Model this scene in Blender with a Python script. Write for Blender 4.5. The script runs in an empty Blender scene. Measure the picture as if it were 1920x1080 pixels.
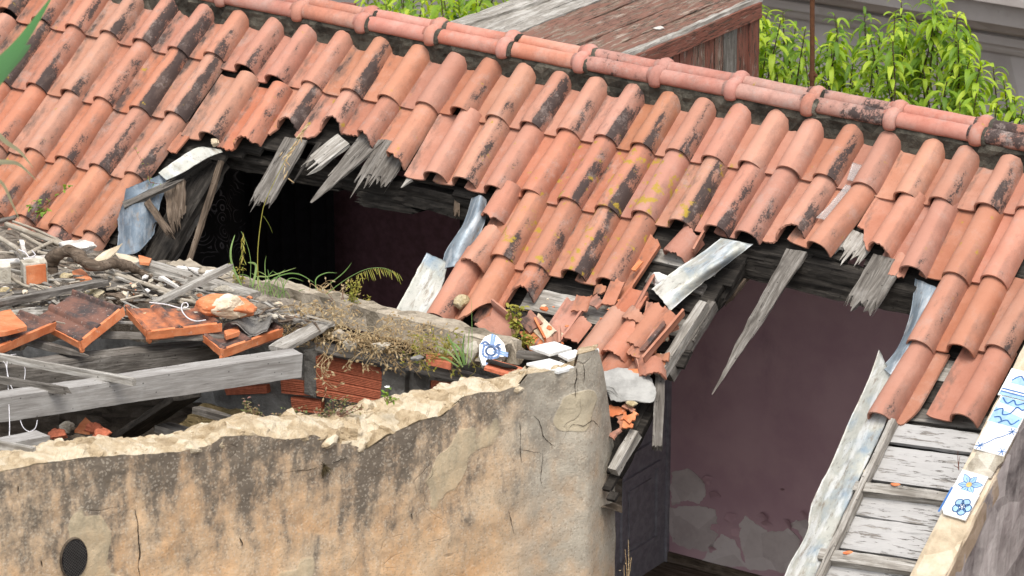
import bpy, math, random
import numpy as np
from mathutils import Vector, Matrix, noise as mn
random.seed(7)
R_ = math.radians
scene = bpy.context.scene
# ------------------------------------------------------------------ camera
A_, E_, P_ = R_(33.9), R_(19.5), R_(36.0)      # camera heading, camera dip, roof pitch
DIST, FPX, L = 18.94, 6806.0, 0.399            # distance, focal length in photo pixels, tile gauge
FW = Vector((-math.sin(A_)*math.cos(E_), math.cos(A_)*math.cos(E_), -math.sin(E_)))
RT = Vector((math.cos(A_), math.sin(A_), 0))
UP = RT.cross(FW)
CAM = Vector((-0.223, 0, -1.244)) - FW*DIST
cd = bpy.data.cameras.new('camera'); co = bpy.data.objects.new('camera', cd)
scene.collection.objects.link(co); scene.camera = co
mw = Matrix((RT, UP, -FW)).transposed().to_4x4(); mw.translation = CAM
co.matrix_world = mw
cd.sensor_width = 36; cd.lens = FPX/1920*36; cd.clip_start = 1; cd.clip_end = 2000
cd.dof.use_dof = True; cd.dof.focus_distance = 17.3; cd.dof.aperture_fstop = 5.0
# ------------------------------------------------------------------ light (bright overcast)
SUN_EL = R_(66)
w = bpy.data.worlds.new('World'); scene.world = w; w.use_nodes = True
wn = w.node_tree.nodes; wl = w.node_tree.links
sky = wn.new('ShaderNodeTexSky'); sky.sky_type = 'NISHITA'; sky.sun_disc = False
sky.sun_elevation = SUN_EL; sky.air_density = 1.0; sky.dust_density = 3.0; sky.ozone_density = 0.6
bg = wn['Background']; bg.inputs[1].default_value = 0.15
# overcast: most of the blue taken out of the sky
hs_ = wn.new('ShaderNodeHueSaturation'); hs_.inputs['Saturation'].default_value = .30
wl.new(sky.outputs[0], hs_.inputs['Color']); wl.new(hs_.outputs[0], bg.inputs[0])
sd = bpy.data.lights.new('sun', 'SUN'); sd.energy = 1.3; sd.angle = R_(26); sd.color = (1.0, 0.94, 0.86)
so = bpy.data.objects.new('sun', sd); scene.collection.objects.link(so)
# direction towards the sun: up, from behind and left of the camera
th = A_ + R_(25)      # heading measured from -Y
hs = Vector((math.sin(A_ + R_(6)), -math.cos(A_ + R_(6)), 0))
TOSUN = Vector((hs.x*math.cos(SUN_EL), hs.y*math.cos(SUN_EL), math.sin(SUN_EL)))
so.rotation_euler = (-TOSUN).to_track_quat('-Z', 'Y').to_euler()
sky.sun_rotation = math.atan2(hs.x, hs.y)
scene.view_settings.view_transform = 'Standard'; scene.view_settings.look = 'None'
scene.view_settings.exposure = 0.95; scene.view_settings.gamma = 1.0
scene.cycles.max_bounces = 6; scene.cycles.diffuse_bounces = 4
# ------------------------------------------------------------------ pixel rays on real planes
RN = Vector((0, -math.sin(P_), math.cos(P_)))       # roof normal
RS = Vector((0, -math.cos(P_), -math.sin(P_)))      # down the slope
def ray(x, y): return FW + RT*((x-960)/FPX) - UP*((y-540)/FPX)
def hit(x, y, n, p0):
    d = ray(x, y); n = Vector(n); return CAM + d*(((Vector(p0)-CAM).dot(n))/d.dot(n))
def at_depth(x, y, dep): return CAM + ray(x, y)*dep
def proj(p):
    d = Vector(p)-CAM; z = d.dot(FW); return 960+FPX*d.dot(RT)/z, 540-FPX*d.dot(UP)/z
def RP(x, y, n=0.0): return hit(x, y, RN, RN*n)
def us(x, y):
    q = RP(x, y); return q.x, q.dot(RS)
def roofpt(u, s, n=0.0): return Vector((u, 0, 0)) + RS*s + RN*n
def yplane(x, y, Y): return hit(x, y, (0, 1, 0), (0, Y, 0))
def zplane(x, y, Z): return hit(x, y, (0, 0, 1), (0, 0, Z))
# foreground plastered wall: a vertical plane
BH = R_(38)
FH = Vector((-math.sin(A_), math.cos(A_), 0))
WDIR = RT*math.cos(BH) + FH*math.sin(BH)             # along the wall, to the right and away
WNR = WDIR.cross(Vector((0, 0, 1))).normalized()     # its outward normal
if WNR.dot(CAM - at_depth(600, 900, 16)) < 0: WNR = -WNR
WK = at_depth(1152, 690, 16.5)
def W1(x, y, back=0.0): return hit(x, y, WNR, WK - WNR*back)
# debris level: a plane through the low wall's top and the foreground wall's top
_p = [RP(330, 510, .03), RP(1120, 665, .03), W1(0, 850, .3)]
DN = (_p[1]-_p[0]).cross(_p[2]-_p[0]).normalized()
if DN.z < 0: DN = -DN
def DP(x, y, h=0.0): return hit(x, y, DN, _p[0] + DN*h)
# ------------------------------------------------------------------ object helpers
COL = scene.collection
def tag(o, label=None, cat=None, group=None, kind=None):
    if label: o['label'] = label
    if cat: o['category'] = cat
    if group: o['group'] = group
    if kind: o['kind'] = kind
    return o
def empty(name, loc=(0, 0, 0), label=None, cat=None, group=None):
    o = bpy.data.objects.new(name, None); COL.objects.link(o); o.location = loc
    o.empty_display_size = .1
    return tag(o, label, cat, group)
def mesh(name, V, F, mat, smooth=False, flat_from=None):
    me = bpy.data.meshes.new(name)
    me.from_pydata([tuple(v) for v in V], [], F)
    me.materials.append(mat)
    if smooth:
        n = len(me.polygons); s = np.ones(n, bool)
        if flat_from is not None: s[flat_from:] = False
        me.polygons.foreach_set('use_smooth', s)
    me.update(); return me
def link(name, me, M=None, parent=None):
    o = bpy.data.objects.new(name, me); COL.objects.link(o)
    if M is not None: o.matrix_world = M
    if parent is not None:
        o.parent = parent
        PM = parent.matrix_basis
        if parent.parent is not None: PM = parent.parent.matrix_basis @ PM
        o.matrix_basis = PM.inverted() @ (M if M is not None else Matrix.Identity(4))
    return o
def obj(name, V, F, mat, M=None, parent=None, smooth=False, flat_from=None):
    return link(name, mesh(name, V, F, mat, smooth, flat_from), M, parent)
def frame(o, x, z):
    x = Vector(x).normalized(); z = Vector(z); z = (z - x*z.dot(x)).normalized(); y = z.cross(x)
    m = Matrix((x, y, z)).transposed().to_4x4(); m.translation = Vector(o); return m
def nz(v, s=1.0, seed=0.0): return mn.noise(Vector(v)*s + Vector((seed*7.13, seed*3.7, seed*5.1)))
def world_to_local(V, M):
    Mi = M.inverted(); return [Mi @ Vector(v) for v in V]
class MB:
    def __init__(s): s.V = []; s.F = []
    def add(s, V, F):
        b = len(s.V); s.V += [Vector(v) for v in V]; s.F += [tuple(i+b for i in f) for f in F]; return s
    def box(s, M, lo, hi):
        c = [(x, y, z) for x in (lo[0], hi[0]) for y in (lo[1], hi[1]) for z in (lo[2], hi[2])]
        return s.add([M @ Vector(q) for q in c], [(0,1,3,2),(4,6,7,5),(0,4,5,1),(2,3,7,6),(0,2,6,4),(1,5,7,3)])
    def tube(s, pts, rad, n=8, cap=True, seed=0, rough=0):
        pts = [Vector(p) for p in pts]; rings = []
        for i, p in enumerate(pts):
            t = (pts[min(i+1, len(pts)-1)] - pts[max(i-1, 0)]).normalized()
            a = t.cross(Vector((0, 0, 1)));
            if a.length < .05: a = t.cross(Vector((0, 1, 0)))
            a.normalize(); b = t.cross(a)
            r = rad[i] if isinstance(rad, (list, tuple)) else rad
            ring = []
            for k in range(n):
                q = 2*math.pi*k/n; d = a*math.cos(q)+b*math.sin(q)
                rr = r*(1 + rough*nz(p + d*r, 3/max(r*6, .02), seed))
                ring.append(p + d*rr)
            rings.append(ring)
        V = [v for r in rings for v in r]; F = []
        for i in range(len(rings)-1):
            for k in range(n):
                F.append((i*n+k, i*n+(k+1) % n, (i+1)*n+(k+1) % n, (i+1)*n+k))
        if cap: F += [tuple(range(n))[::-1], tuple(range((len(rings)-1)*n, len(rings)*n))]
        return s.add(V, F)
    def quadgrid(s, G):
        nr = len(G); nc = len(G[0]); V = [v for r in G for v in r]
        return s.add(V, [(i*nc+j, i*nc+j+1, (i+1)*nc+j+1, (i+1)*nc+j) for i in range(nr-1) for j in range(nc-1)])
    def build(s, name, mat, parent=None, smooth=False, M=None):
        V = s.V
        if M is not None: V = world_to_local(V, M)
        elif parent is None and len(V):                        # put the origin at the thing itself
            c = sum(V, Vector())/len(V); M = Matrix.Translation(c); V = [v-c for v in V]
        return obj(name, V, s.F, mat, M, parent, smooth)
def spline(pts, n):
    """Catmull-Rom through points, n samples per span"""
    P = [Vector(p) for p in pts]; out = []
    for i in range(len(P)-1):
        p0, p1, p2, p3 = P[max(i-1, 0)], P[i], P[i+1], P[min(i+2, len(P)-1)]
        for k in range(n):
            t = k/n
            out.append(.5*((2*p1)+(p2-p0)*t+(2*p0-5*p1+4*p2-p3)*t*t+(3*p1-p0-3*p2+p3)*t**3))
    out.append(P[-1]); return out
def interp(x, pts):
    if x <= pts[0][0]: return pts[0][1]
    for (a, b), (c, d) in zip(pts, pts[1:]):
        if x <= c: return b + (d-b)*(x-a)/(c-a) if c > a else d
    return pts[-1][1]
# ------------------------------------------------------------------ material helpers
class Mt:
    def __init__(s, name, rough=.85, spec=.25):
        s.m = bpy.data.materials.new(name); s.m.use_nodes = True
        s.nt = s.m.node_tree; s.N = s.nt.nodes; s.b = s.N['Principled BSDF']
        s.b.inputs['Roughness'].default_value = rough; s.b.inputs['Specular IOR Level'].default_value = spec
    def _in(s, sock, v):
        if isinstance(v, bpy.types.NodeSocket): s.nt.links.new(v, sock)
        elif v is not None:
            if hasattr(sock.default_value, '__len__') and not isinstance(v, (int, float)):
                v = tuple(v); sock.default_value = v if len(v) == len(sock.default_value) else v + (1,)
            else: sock.default_value = v
    def new(s, t, **kw):
        n = s.N.new(t)
        for k, v in kw.items(): setattr(n, k, v)
        return n
    def obj(s): return s.new('ShaderNodeTexCoord').outputs['Object']
    def rnd(s): return s.new('ShaderNodeObjectInfo').outputs['Random']
    def island(s): return s.new('ShaderNodeNewGeometry').outputs['Random Per Island']
    def attr(s, name):
        n = s.new('ShaderNodeAttribute', attribute_type='OBJECT', attribute_name=name); return n.outputs['Fac']
    def mapp(s, v, scale=(1, 1, 1), off=None):
        n = s.new('ShaderNodeMapping'); s._in(n.inputs[0], v); n.inputs['Scale'].default_value = scale
        if off is not None: s._in(n.inputs['Location'], off)
        return n.outputs[0]
    def sep(s, v):
        n = s.new('ShaderNodeSeparateXYZ'); s._in(n.inputs[0], v); return n.outputs
    def comb(s, x, y, z):
        n = s.new('ShaderNodeCombineXYZ'); s._in(n.inputs[0], x); s._in(n.inputs[1], y); s._in(n.inputs[2], z); return n.outputs[0]
    def noise(s, v, scale=5, detail=4, rough=.55, dist=0):
        n = s.new('ShaderNodeTexNoise'); s._in(n.inputs['Vector'], v)
        n.inputs['Scale'].default_value = scale; n.inputs['Detail'].default_value = detail
        n.inputs['Roughness'].default_value = rough; n.inputs['Distortion'].default_value = dist
        return n.outputs[0]
    def vor(s, v, scale=5, feature='F1', out='Distance', rand=1):
        n = s.new('ShaderNodeTexVoronoi', feature=feature); s._in(n.inputs['Vector'], v)
        n.inputs['Scale'].default_value = scale; n.inputs['Randomness'].default_value = rand
        return n.outputs[out]
    def wave(s, v, scale=5, dist=2, detail=2, dscale=1, axis='Y'):
        n = s.new('ShaderNodeTexWave', bands_direction=axis); s._in(n.inputs['Vector'], v)
        n.inputs['Scale'].default_value = scale; n.inputs['Distortion'].default_value = dist
        n.inputs['Detail'].default_value = detail; n.inputs['Detail Scale'].default_value = dscale
        return n.outputs['Fac']
    def math(s, op, a, b=None, clamp=False):
        n = s.new('ShaderNodeMath', operation=op, use_clamp=clamp); s._in(n.inputs[0], a)
        if b is not None: s._in(n.inputs[1], b)
        return n.outputs[0]
    def rng(s, v, a, b, c=0., d=1., smooth=True):
        n = s.new('ShaderNodeMapRange', interpolation_type='SMOOTHSTEP' if smooth else 'LINEAR')
        s._in(n.inputs['Value'], v); s._in(n.inputs['From Min'], a); s._in(n.inputs['From Max'], b)
        s._in(n.inputs['To Min'], c); s._in(n.inputs['To Max'], d); return n.outputs[0]
    def mix(s, f, a, b, mode='MIX'):
        n = s.new('ShaderNodeMixRGB', blend_type=mode); s._in(n.inputs[0], f); s._in(n.inputs[1], a); s._in(n.inputs[2], b); return n.outputs[0]
    def hsv(s, c, h=.5, sa=1, v=1):
        n = s.new('ShaderNodeHueSaturation'); s._in(n.inputs['Color'], c); s._in(n.inputs['Hue'], h)
        s._in(n.inputs['Saturation'], sa); s._in(n.inputs['Value'], v); return n.outputs[0]
    def ramp(s, f, stops):
        n = s.new('ShaderNodeValToRGB'); s._in(n.inputs[0], f); e = n.color_ramp.elements
        while len(e) < len(stops): e.new(.5)
        for q, (p, c) in zip(e, stops): q.position = p; q.color = tuple(c)+(1,)
        return n.outputs[0]
    def color(s, c): s._in(s.b.inputs['Base Color'], c); return s
    def rough(s, c): s._in(s.b.inputs['Roughness'], c); return s
    def bump(s, h, strength=.5, dist=.01):
        n = s.new('ShaderNodeBump'); s._in(n.inputs['Height'], h); n.inputs['Strength'].default_value = strength
        n.inputs['Distance'].default_value = dist; s.nt.links.new(n.outputs[0], s.b.inputs['Normal']); return s
MATS = {}
def fixed(name, c, rough=.85, spec=.2, bump=0, bscale=60):
    m = Mt(name, rough, spec); o = m.obj(); n = m.noise(o, bscale*.4, 5, .6)
    m.color(m.mix(m.rng(n, .3, .7), tuple(x*.78 for x in c), tuple(min(1, x*1.12) for x in c)))
    if bump: m.bump(m.noise(o, bscale, 4), bump, .004)
    return m.m
def add_off(m, o, k=37.0):
    r = m.rnd(); v = m.math('MULTIPLY', r, k)
    n = m.new('ShaderNodeVectorMath', operation='ADD'); m._in(n.inputs[0], o); m._in(n.inputs[1], m.comb(v, m.math('MULTIPLY', v, 1.7), m.math('MULTIPLY', v, .6)))
    return n.outputs[0]
# fired clay of the roof tiles: local x across, y up the slope
def clay(name, base, pale, inner=None, ridge=False):
    m = Mt(name, .82, .22); o = m.obj(); ro = add_off(m, o); x, y, z = m.sep(o)
    r = m.rnd()
    n1 = m.noise(ro, 5.5, 4, .55); n2 = m.noise(ro, 42, 5, .65); n3 = m.noise(ro, 240, 3, .7)
    c = m.mix(m.rng(n1, .32, .68), base, pale)
    c = m.mix(m.rng(n2, .45, .8, 0, .45), c, tuple(q*.72 for q in base))
    c = m.mix(m.math('MULTIPLY', m.rng(n3, .5, .75), .25), c, tuple(min(1, q*1.35) for q in pale))
    if not ridge:   # paler dusty crowns, darker fresher pans, partly the pans' shade put into the colour
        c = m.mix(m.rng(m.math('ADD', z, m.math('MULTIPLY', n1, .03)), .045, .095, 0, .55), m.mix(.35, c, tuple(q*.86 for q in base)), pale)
    c = m.hsv(c, m.rng(r, 0, 1, .498, .507, False), m.rng(m.math('FRACT', m.math('MULTIPLY', r, 7.3)), 0, 1, .84, 1.00, False), m.rng(m.math('FRACT', m.math('MULTIPLY', r, 13.7)), 0, 1, .88, 1.07, False))
    st = m.attr('stain'); li = m.attr('lichen')
    # rain streaks of black growth down the right flank of the roll
    ny = m.noise(m.mapp(ro, (1, .42, 1)), 26, 6, .68); big = m.noise(m.mapp(ro, (1, .5, 1)), 7, 3, .5)
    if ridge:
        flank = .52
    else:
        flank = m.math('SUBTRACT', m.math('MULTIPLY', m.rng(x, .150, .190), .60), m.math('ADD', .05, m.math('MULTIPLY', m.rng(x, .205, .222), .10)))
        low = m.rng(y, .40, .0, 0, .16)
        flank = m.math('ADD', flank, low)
    spk = m.noise(ro, 120, 3, .7)
    k = m.math('ADD', m.math('ADD', flank, m.math('MULTIPLY', ny, .62)), m.math('ADD', m.math('MULTIPLY', big, .58), m.math('MULTIPLY', m.math('SUBTRACT', spk, .5), .34)))
    k = m.math('ADD', k, m.math('MULTIPLY', st, .46))
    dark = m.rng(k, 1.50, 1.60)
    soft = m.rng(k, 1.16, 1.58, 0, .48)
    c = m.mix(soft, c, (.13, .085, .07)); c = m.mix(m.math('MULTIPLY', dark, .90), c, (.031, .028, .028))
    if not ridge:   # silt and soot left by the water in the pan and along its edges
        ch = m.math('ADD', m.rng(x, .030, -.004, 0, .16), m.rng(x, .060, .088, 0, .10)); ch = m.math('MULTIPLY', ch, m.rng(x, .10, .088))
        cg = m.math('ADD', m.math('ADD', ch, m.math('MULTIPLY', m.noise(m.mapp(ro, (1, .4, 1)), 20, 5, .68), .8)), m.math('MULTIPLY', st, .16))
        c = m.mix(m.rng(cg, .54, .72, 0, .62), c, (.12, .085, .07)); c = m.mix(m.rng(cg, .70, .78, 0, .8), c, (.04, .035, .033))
    # small dark specks
    sp = m.vor(ro, 95); spm = m.math('MULTIPLY', m.rng(sp, .16, .06), m.rng(m.noise(ro, 16, 3), .44, .62))
    c = m.mix(m.math('MULTIPLY', spm, m.rng(st, 0, 1, .35, .9)), c, (.05, .045, .042))
    # grey bloom and soot where tiles lap
    bl = m.rng(m.math('ADD', m.noise(ro, 11, 5, .7), m.math('MULTIPLY', m.math('SUBTRACT', m.noise(ro, 130, 3, .7), .5), .35)), .50 if ridge else .53, .72, 0, .85 if ridge else .5)
    c = m.mix(m.math('MULTIPLY', bl, m.rng(st, 0, 1, .4, .8)), c, (.33, .27, .24))
    # yellow lichen
    lv = m.math('ADD', m.noise(ro, 17, 4, .6), m.math('MULTIPLY', li, .24))
    c = m.mix(m.math('MULTIPLY', m.rng(m.math('ADD', lv, m.math('MULTIPLY', m.math('SUBTRACT', n3, .5), .10)), .69, .78), .85), c, m.mix(n3, (.22, .15, .012), (.42, .30, .035)))
    m.color(c)
    m.rough(m.rng(n2, .2, .8, .72, .95))
    h = m.math('ADD', m.math('MULTIPLY', n3, .35), m.math('ADD', m.math('MULTIPLY', n2, .6), m.math('MULTIPLY', dark, .25)))
    m.bump(h, .38, .0035); return m.m
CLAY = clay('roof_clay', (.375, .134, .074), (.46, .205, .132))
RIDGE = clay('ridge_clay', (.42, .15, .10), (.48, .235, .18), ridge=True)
def newclay():
    m = Mt('orange_clay', .75, .25); o = m.obj(); ro = add_off(m, o); n = m.noise(ro, 12, 5, .6)
    c = m.mix(m.rng(n, .3, .7), (.50, .14, .05), (.62, .24, .11))
    c = m.mix(m.rng(m.noise(ro, 60, 4), .58, .75, 0, .5), c, (.55, .38, .28)); m.color(c)
    m.bump(m.noise(ro, 90, 4), .35, .003); return m.m
ORANGE = newclay()
def flatclay():
    m = Mt('sooted_flat_tile_clay', .8, .25); o = m.obj(); ro = add_off(m, o); x, y, z = m.sep(o)
    n = m.noise(ro, 9, 6, .65); n2 = m.noise(ro, 70, 4, .6)
    c = m.mix(m.rng(n, .36, .6), (.055, .046, .044), (.17, .085, .062))
    c = m.mix(m.rng(n2, .6, .75), c, (.36, .29, .25))
    c = m.mix(m.rng(m.math('ADD', m.attr('fresh'), m.math('MULTIPLY', n, .5)), .8, 1.0), c, m.mix(n, (.46, .13, .045), (.62, .22, .09)))
    m.color(c); m.bump(m.math('ADD', n, m.math('MULTIPLY', n2, .5)), .4, .004); return m.m
FLATCLAY = flatclay()
# timber, grain along local x
def wood(name, dark, mid, light, crack=.5, paint=None, pamt=.5, bump=.7, rough=.9, green=0):
    m = Mt(name, rough, .15); o = m.obj(); ro = add_off(m, o)
    g = m.mapp(ro, (1.7, 17, 17)); g2 = m.mapp(ro, (4.5, 85, 85))
    n1 = m.noise(g, 2.4, 6, .62, .6); n2 = m.noise(g2, 2.0, 5, .65, .3); n3 = m.noise(ro, 7, 4, .6)
    c = m.ramp(n1, [(.28, dark), (.5, mid), (.72, light)])
    c = m.mix(m.rng(n2, .38, .62, .0, .55), c, dark)
    c = m.mix(m.rng(n3, .5, .75, 0, .45), c, light)
    ck = m.rng(m.noise(m.mapp(ro, (1.5, 34, 34)), 1.7, 4, .7, .8), .37, .31)
    c = m.mix(m.rng(m.vor(ro, 26), .13, .07, 0, .75), c, tuple(q*.3 for q in dark))
    c = m.mix(m.rng(m.noise(ro, 13, 5, .7), .56, .72, 0, .45), c, tuple(q*1.2 for q in dark))
    c = m.mix(m.math('MULTIPLY', ck, crack), c, tuple(q*.22 for q in dark))
    h = m.math('SUBTRACT', m.math('ADD', m.math('MULTIPLY', n1, .6), m.math('MULTIPLY', n2, .5)), m.math('MULTIPLY', ck, .8))
    if green: c = m.mix(m.rng(m.noise(ro, 4, 4), .52, .72, 0, green), c, (.10, .12, .05))
    if paint:
        pn = m.math('ADD', m.math('MULTIPLY', m.noise(m.mapp(ro, (1, 5, 5)), 6, 6, .68, .3), .75), m.math('MULTIPLY', m.noise(m.mapp(ro, (1, 22, 22)), 5, 4, .6), .35))
        pm = m.rng(pn, .62-.18*pamt*2+.09, .66-.18*pamt*2+.09)
        pc = m.mix(n3, tuple(q*.8 for q in paint), paint)
        xx = m.sep(o)[0]; fl = m.rng(m.math('ADD', m.noise(m.mapp(ro, (3.2, 34, 34)), 3, 4, .7, .4), m.rng(xx, .15, .55, 0, .12)), .66, .70)
        pm = m.math('MULTIPLY', pm, m.math('SUBTRACT', 1.0, m.math('MULTIPLY', fl, .9)))
        c = m.mix(m.math('MULTIPLY', pm, .93), c, pc); c = m.mix(m.math('MULTIPLY', fl, .75), c, tuple(q*.35 for q in dark)); h = m.math('ADD', h, m.math('MULTIPLY', pm, .6))
    m.color(c); m.bump(h, bump, .006); return m.m
WGREY = wood('grey_weathered_wood', (.060, .052, .044), (.155, .14, .122), (.30, .28, .252), .85)
WPALE = wood('pale_bleached_wood', (.14, .124, .104), (.32, .298, .262), (.52, .50, .46), .7)
WBEAM = wood('sawn_beam_wood', (.19, .175, .16), (.31, .295, .275), (.42, .41, .39), .25, bump=.3)
WBROWN = wood('brown_rotten_wood', (.045, .034, .025), (.13, .095, .068), (.25, .20, .155), .9)
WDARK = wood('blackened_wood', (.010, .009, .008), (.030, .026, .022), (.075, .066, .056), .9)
WWHITE = wood('white_painted_boards', (.13, .115, .10), (.27, .25, .225), (.40, .385, .36), .95, paint=(.43, .42, .405), pamt=.70)
WRED = wood('red_painted_boards', (.10, .062, .045), (.24, .15, .115), (.38, .29, .24), .6, paint=(.20, .075, .052), pamt=.72)
WREDOLD = wood('faded_red_roof_boards', (.085, .058, .042), (.25, .18, .135), (.40, .33, .275), .9, paint=(.20, .10, .073), pamt=.56)
WREED = wood('dry_cane', (.22, .185, .14), (.38, .335, .27), (.52, .48, .41), .2, bump=.3)
def plaster():
    m = Mt('ochre_plaster', .92, .1); o = m.obj(); x, y, z = m.sep(o)   # x along the wall, z up
    big = m.noise(m.mapp(o, (1, 1, .8)), 1.6, 5, .6); mid = m.noise(o, 6, 6, .62); fin = m.noise(o, 60, 4, .7); grain = m.noise(o, 220, 2, .6)
    c = m.ramp(m.math('ADD', m.math('MULTIPLY', big, .6), m.math('MULTIPLY', mid, .4)), [(.30, (.42, .24, .115)), (.43, (.60, .365, .19)), (.55, (.66, .455, .275)), (.70, (.65, .525, .37))])
    # height above the crest-dependent band: attribute painted per vertex = distance below the broken top
    a = m.new('ShaderNodeAttribute', attribute_name='below').outputs['Fac']
    gx = m.new('ShaderNodeAttribute', attribute_name='grey').outputs['Fac']
    streak = m.noise(m.mapp(o, (1, 1, .30)), 7, 6, .66); blot = m.noise(m.mapp(o, (1, 1, .55)), 15, 6, .62)
    band = m.math('ADD', m.rng(a, .95, .02, -.12, .20, False), m.math('MULTIPLY', gx, .05))
    k = m.math('ADD', m.math('ADD', m.math('MULTIPLY', streak, .6), m.math('MULTIPLY', blot, .4)), band)
    c = m.mix(m.rng(k, .42, .66, 0, .66), c, (.31, .262, .20))
    c = m.mix(m.rng(m.math('ADD', k, m.math('MULTIPLY', m.math('SUBTRACT', fin, .5), .22)), .57, .72, 0, .80), c, (.095, .086, .074))
    c = m.mix(m.math('MULTIPLY', gx, m.rng(mid, .32, .62, .45, .92)), c, (.44, .40, .325))
    # sand grains, dark pits
    gr = m.vor(o, 120, out='Color'); c = m.mix(m.rng(m.sep(gr)[0], .80, .92, 0, .28), c, (.66, .58, .46)); c = m.mix(m.rng(m.sep(gr)[1], .82, .94, 0, .24), c, (.16, .115, .07)); c = m.mix(m.rng(fin, .40, .28, 0, .45), c, (.12, .09, .06))
    # old filler patches
    pv = m.vor(m.mapp(o, (1, 1, 1.2)), 1.5, out='Color'); pp = m.rng(m.noise(o, 2.3, 3, .4), .63, .645)
    c = m.mix(m.math('MULTIPLY', pp, .6), c, (.50, .42, .28))
    # hairline cracks
    wv = m.new('ShaderNodeVectorMath', operation='ADD'); m._in(wv.inputs[0], o); m._in(wv.inputs[1], m.new('ShaderNodeTexNoise').outputs[1])
    cr = m.vor(m.mapp(wv.outputs[0], (1, 1, .6)), 1.4, 'DISTANCE_TO_EDGE'); crm = m.math('MULTIPLY', m.rng(cr, .006, .002), m.rng(m.noise(o, 2.5, 3), .52, .6))
    c = m.mix(m.math('MULTIPLY', crm, .25), c, (.12, .09, .065))
    m.color(c)
    h = m.math('ADD', m.math('ADD', m.math('MULTIPLY', mid, .9), m.math('MULTIPLY', fin, .35)), m.math('MULTIPLY', grain, .22))
    h = m.math('SUBTRACT', h, m.math('MULTIPLY', crm, .25)); h = m.math('ADD', h, m.math('MULTIPLY', pp, .25))
    m.bump(h, .75, .012); return m.m
PLASTER = plaster()
def rubble(name, cols, sc=9, bump=.9):
    m = Mt(name, .93, .1); o = m.obj(); ro = add_off(m, o)
    n = m.noise(ro, sc, 6, .65); n2 = m.noise(ro, sc*7, 5, .65); v = m.vor(ro, sc*.8, out='Color')
    c = m.ramp(m.math('ADD', m.math('MULTIPLY', n, .75), m.math('MULTIPLY', m.sep(v)[0], .25)), [(.28, cols[0]), (.46, cols[1]), (.62, cols[2]), (.8, cols[3])])
    c = m.mix(m.rng(n2, .35, .25, 0, .5), c, tuple(q*.3 for q in cols[0])); m.color(c)
    m.bump(m.math('ADD', n, m.math('MULTIPLY', n2, .6)), bump, .012); return m.m
CORE = rubble('pale_rubble_core', [(.24, .175, .10), (.42, .33, .215), (.54, .46, .335), (.60, .545, .44)], 14)
STONE = rubble('limestone', [(.22, .19, .14), (.40, .36, .29), (.54, .50, .42), (.62, .58, .50)], 14)
YSTONE = rubble('yellow_limestone', [(.22, .17, .09), (.42, .34, .20), (.56, .48, .32), (.62, .56, .42)], 16)
WLUMP = rubble('white_plaster_lump', [(.34, .30, .26), (.52, .49, .45), (.62, .60, .57), (.68, .67, .65)], 10, .5)
CEMENT = rubble('grey_cement', [(.10, .094, .085), (.19, .18, .165), (.28, .268, .245), (.38, .365, .34)], 12)
COPING = rubble('stone_coping', [(.13, .11, .08), (.27, .23, .175), (.40, .345, .27), (.50, .45, .365)], 11)
EARTH = rubble('dark_earth', [(.035, .027, .02), (.075, .058, .042), (.13, .105, .08), (.2, .17, .14)], 10)
MORTAR = rubble('mossy_ridge_mortar', [(.022, .021, .017), (.055, .050, .040), (.095, .087, .068), (.20, .185, .15)], 14, .8)
GREYWALL = rubble('grey_render', [(.16, .15, .145), (.42, .40, .38), (.62, .60, .57), (.70, .68, .65)], 6, .4)
VERGE = rubble('cream_mortar', [(.36, .29, .20), (.50, .41, .29), (.60, .51, .39), (.66, .59, .48)], 12, .5)
def zinc(name, c0, c1, c2, white):
    m = Mt(name, .5, .4); o = m.obj(); ro = add_off(m, o)
    n = m.noise(ro, 5, 6, .6, .4); n2 = m.noise(m.mapp(ro, (1, 4, 4)), 6, 5, .6)
    c = m.ramp(n, [(.3, c0), (.5, c1), (.7, c2)]); c = m.mix(m.rng(n2, .5, .62, 0, white), c, (.66, .67, .67))
    c = m.mix(m.rng(m.noise(m.mapp(ro, (1, 3, 3)), 9, 6, .72), .52, .70, 0, .75), c, (.20, .155, .11)); c = m.mix(m.rng(m.noise(ro, 55, 4, .7), .58, .70, 0, .5), c, (.11, .10, .095))
    m.color(c); m.b.inputs['Metallic'].default_value = .25; m.rough(m.rng(n2, .3, .7, .42, .7))
    m.bump(m.math('ADD', m.noise(ro, 12, 5), m.math('MULTIPLY', m.noise(ro, 60, 3), .3)), .7, .010); return m.m
ZINC = zinc('blue_grey_zinc', (.13, .16, .19), (.23, .275, .31), (.36, .41, .44), .4)
ZWHITE = zinc('whitewashed_zinc', (.22, .29, .35), (.41, .41, .36), (.54, .52, .46), .45)
ZDARK = zinc('dull_blue_zinc', (.06, .08, .10), (.12, .155, .19), (.22, .27, .32), .15)
def purple():
    m = Mt('mauve_plaster', .88, .12); o = m.obj(); n = m.noise(o, 3, 5, .55); n2 = m.noise(o, 40, 4)
    c = m.mix(m.rng(n, .3, .7), (.46, .285, .315), (.56, .365, .385))
    cm = m.rng(m.noise(m.mapp(o, (1, 1, .6)), 2.2, 6, .7), .55, .75)
    m.color(m.mix(m.math('MULTIPLY', cm, .25), c, (.06, .04, .045))); m.bump(m.math('ADD', n, m.math('MULTIPLY', n2, .3)), .2, .01); return m.m
MAUVE = purple()
SCAR = rubble('bare_grey_undercoat', [(.46, .38, .36), (.58, .50, .47), (.64, .56, .53), (.70, .63, .60)], 6, .25)
DOORP = fixed('violet_grey_door_paint', (.29, .275, .30), .7, .2, .2)
BLACK = fixed('black_cloth', (.012, .011, .012), .95, .05, .2)
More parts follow.
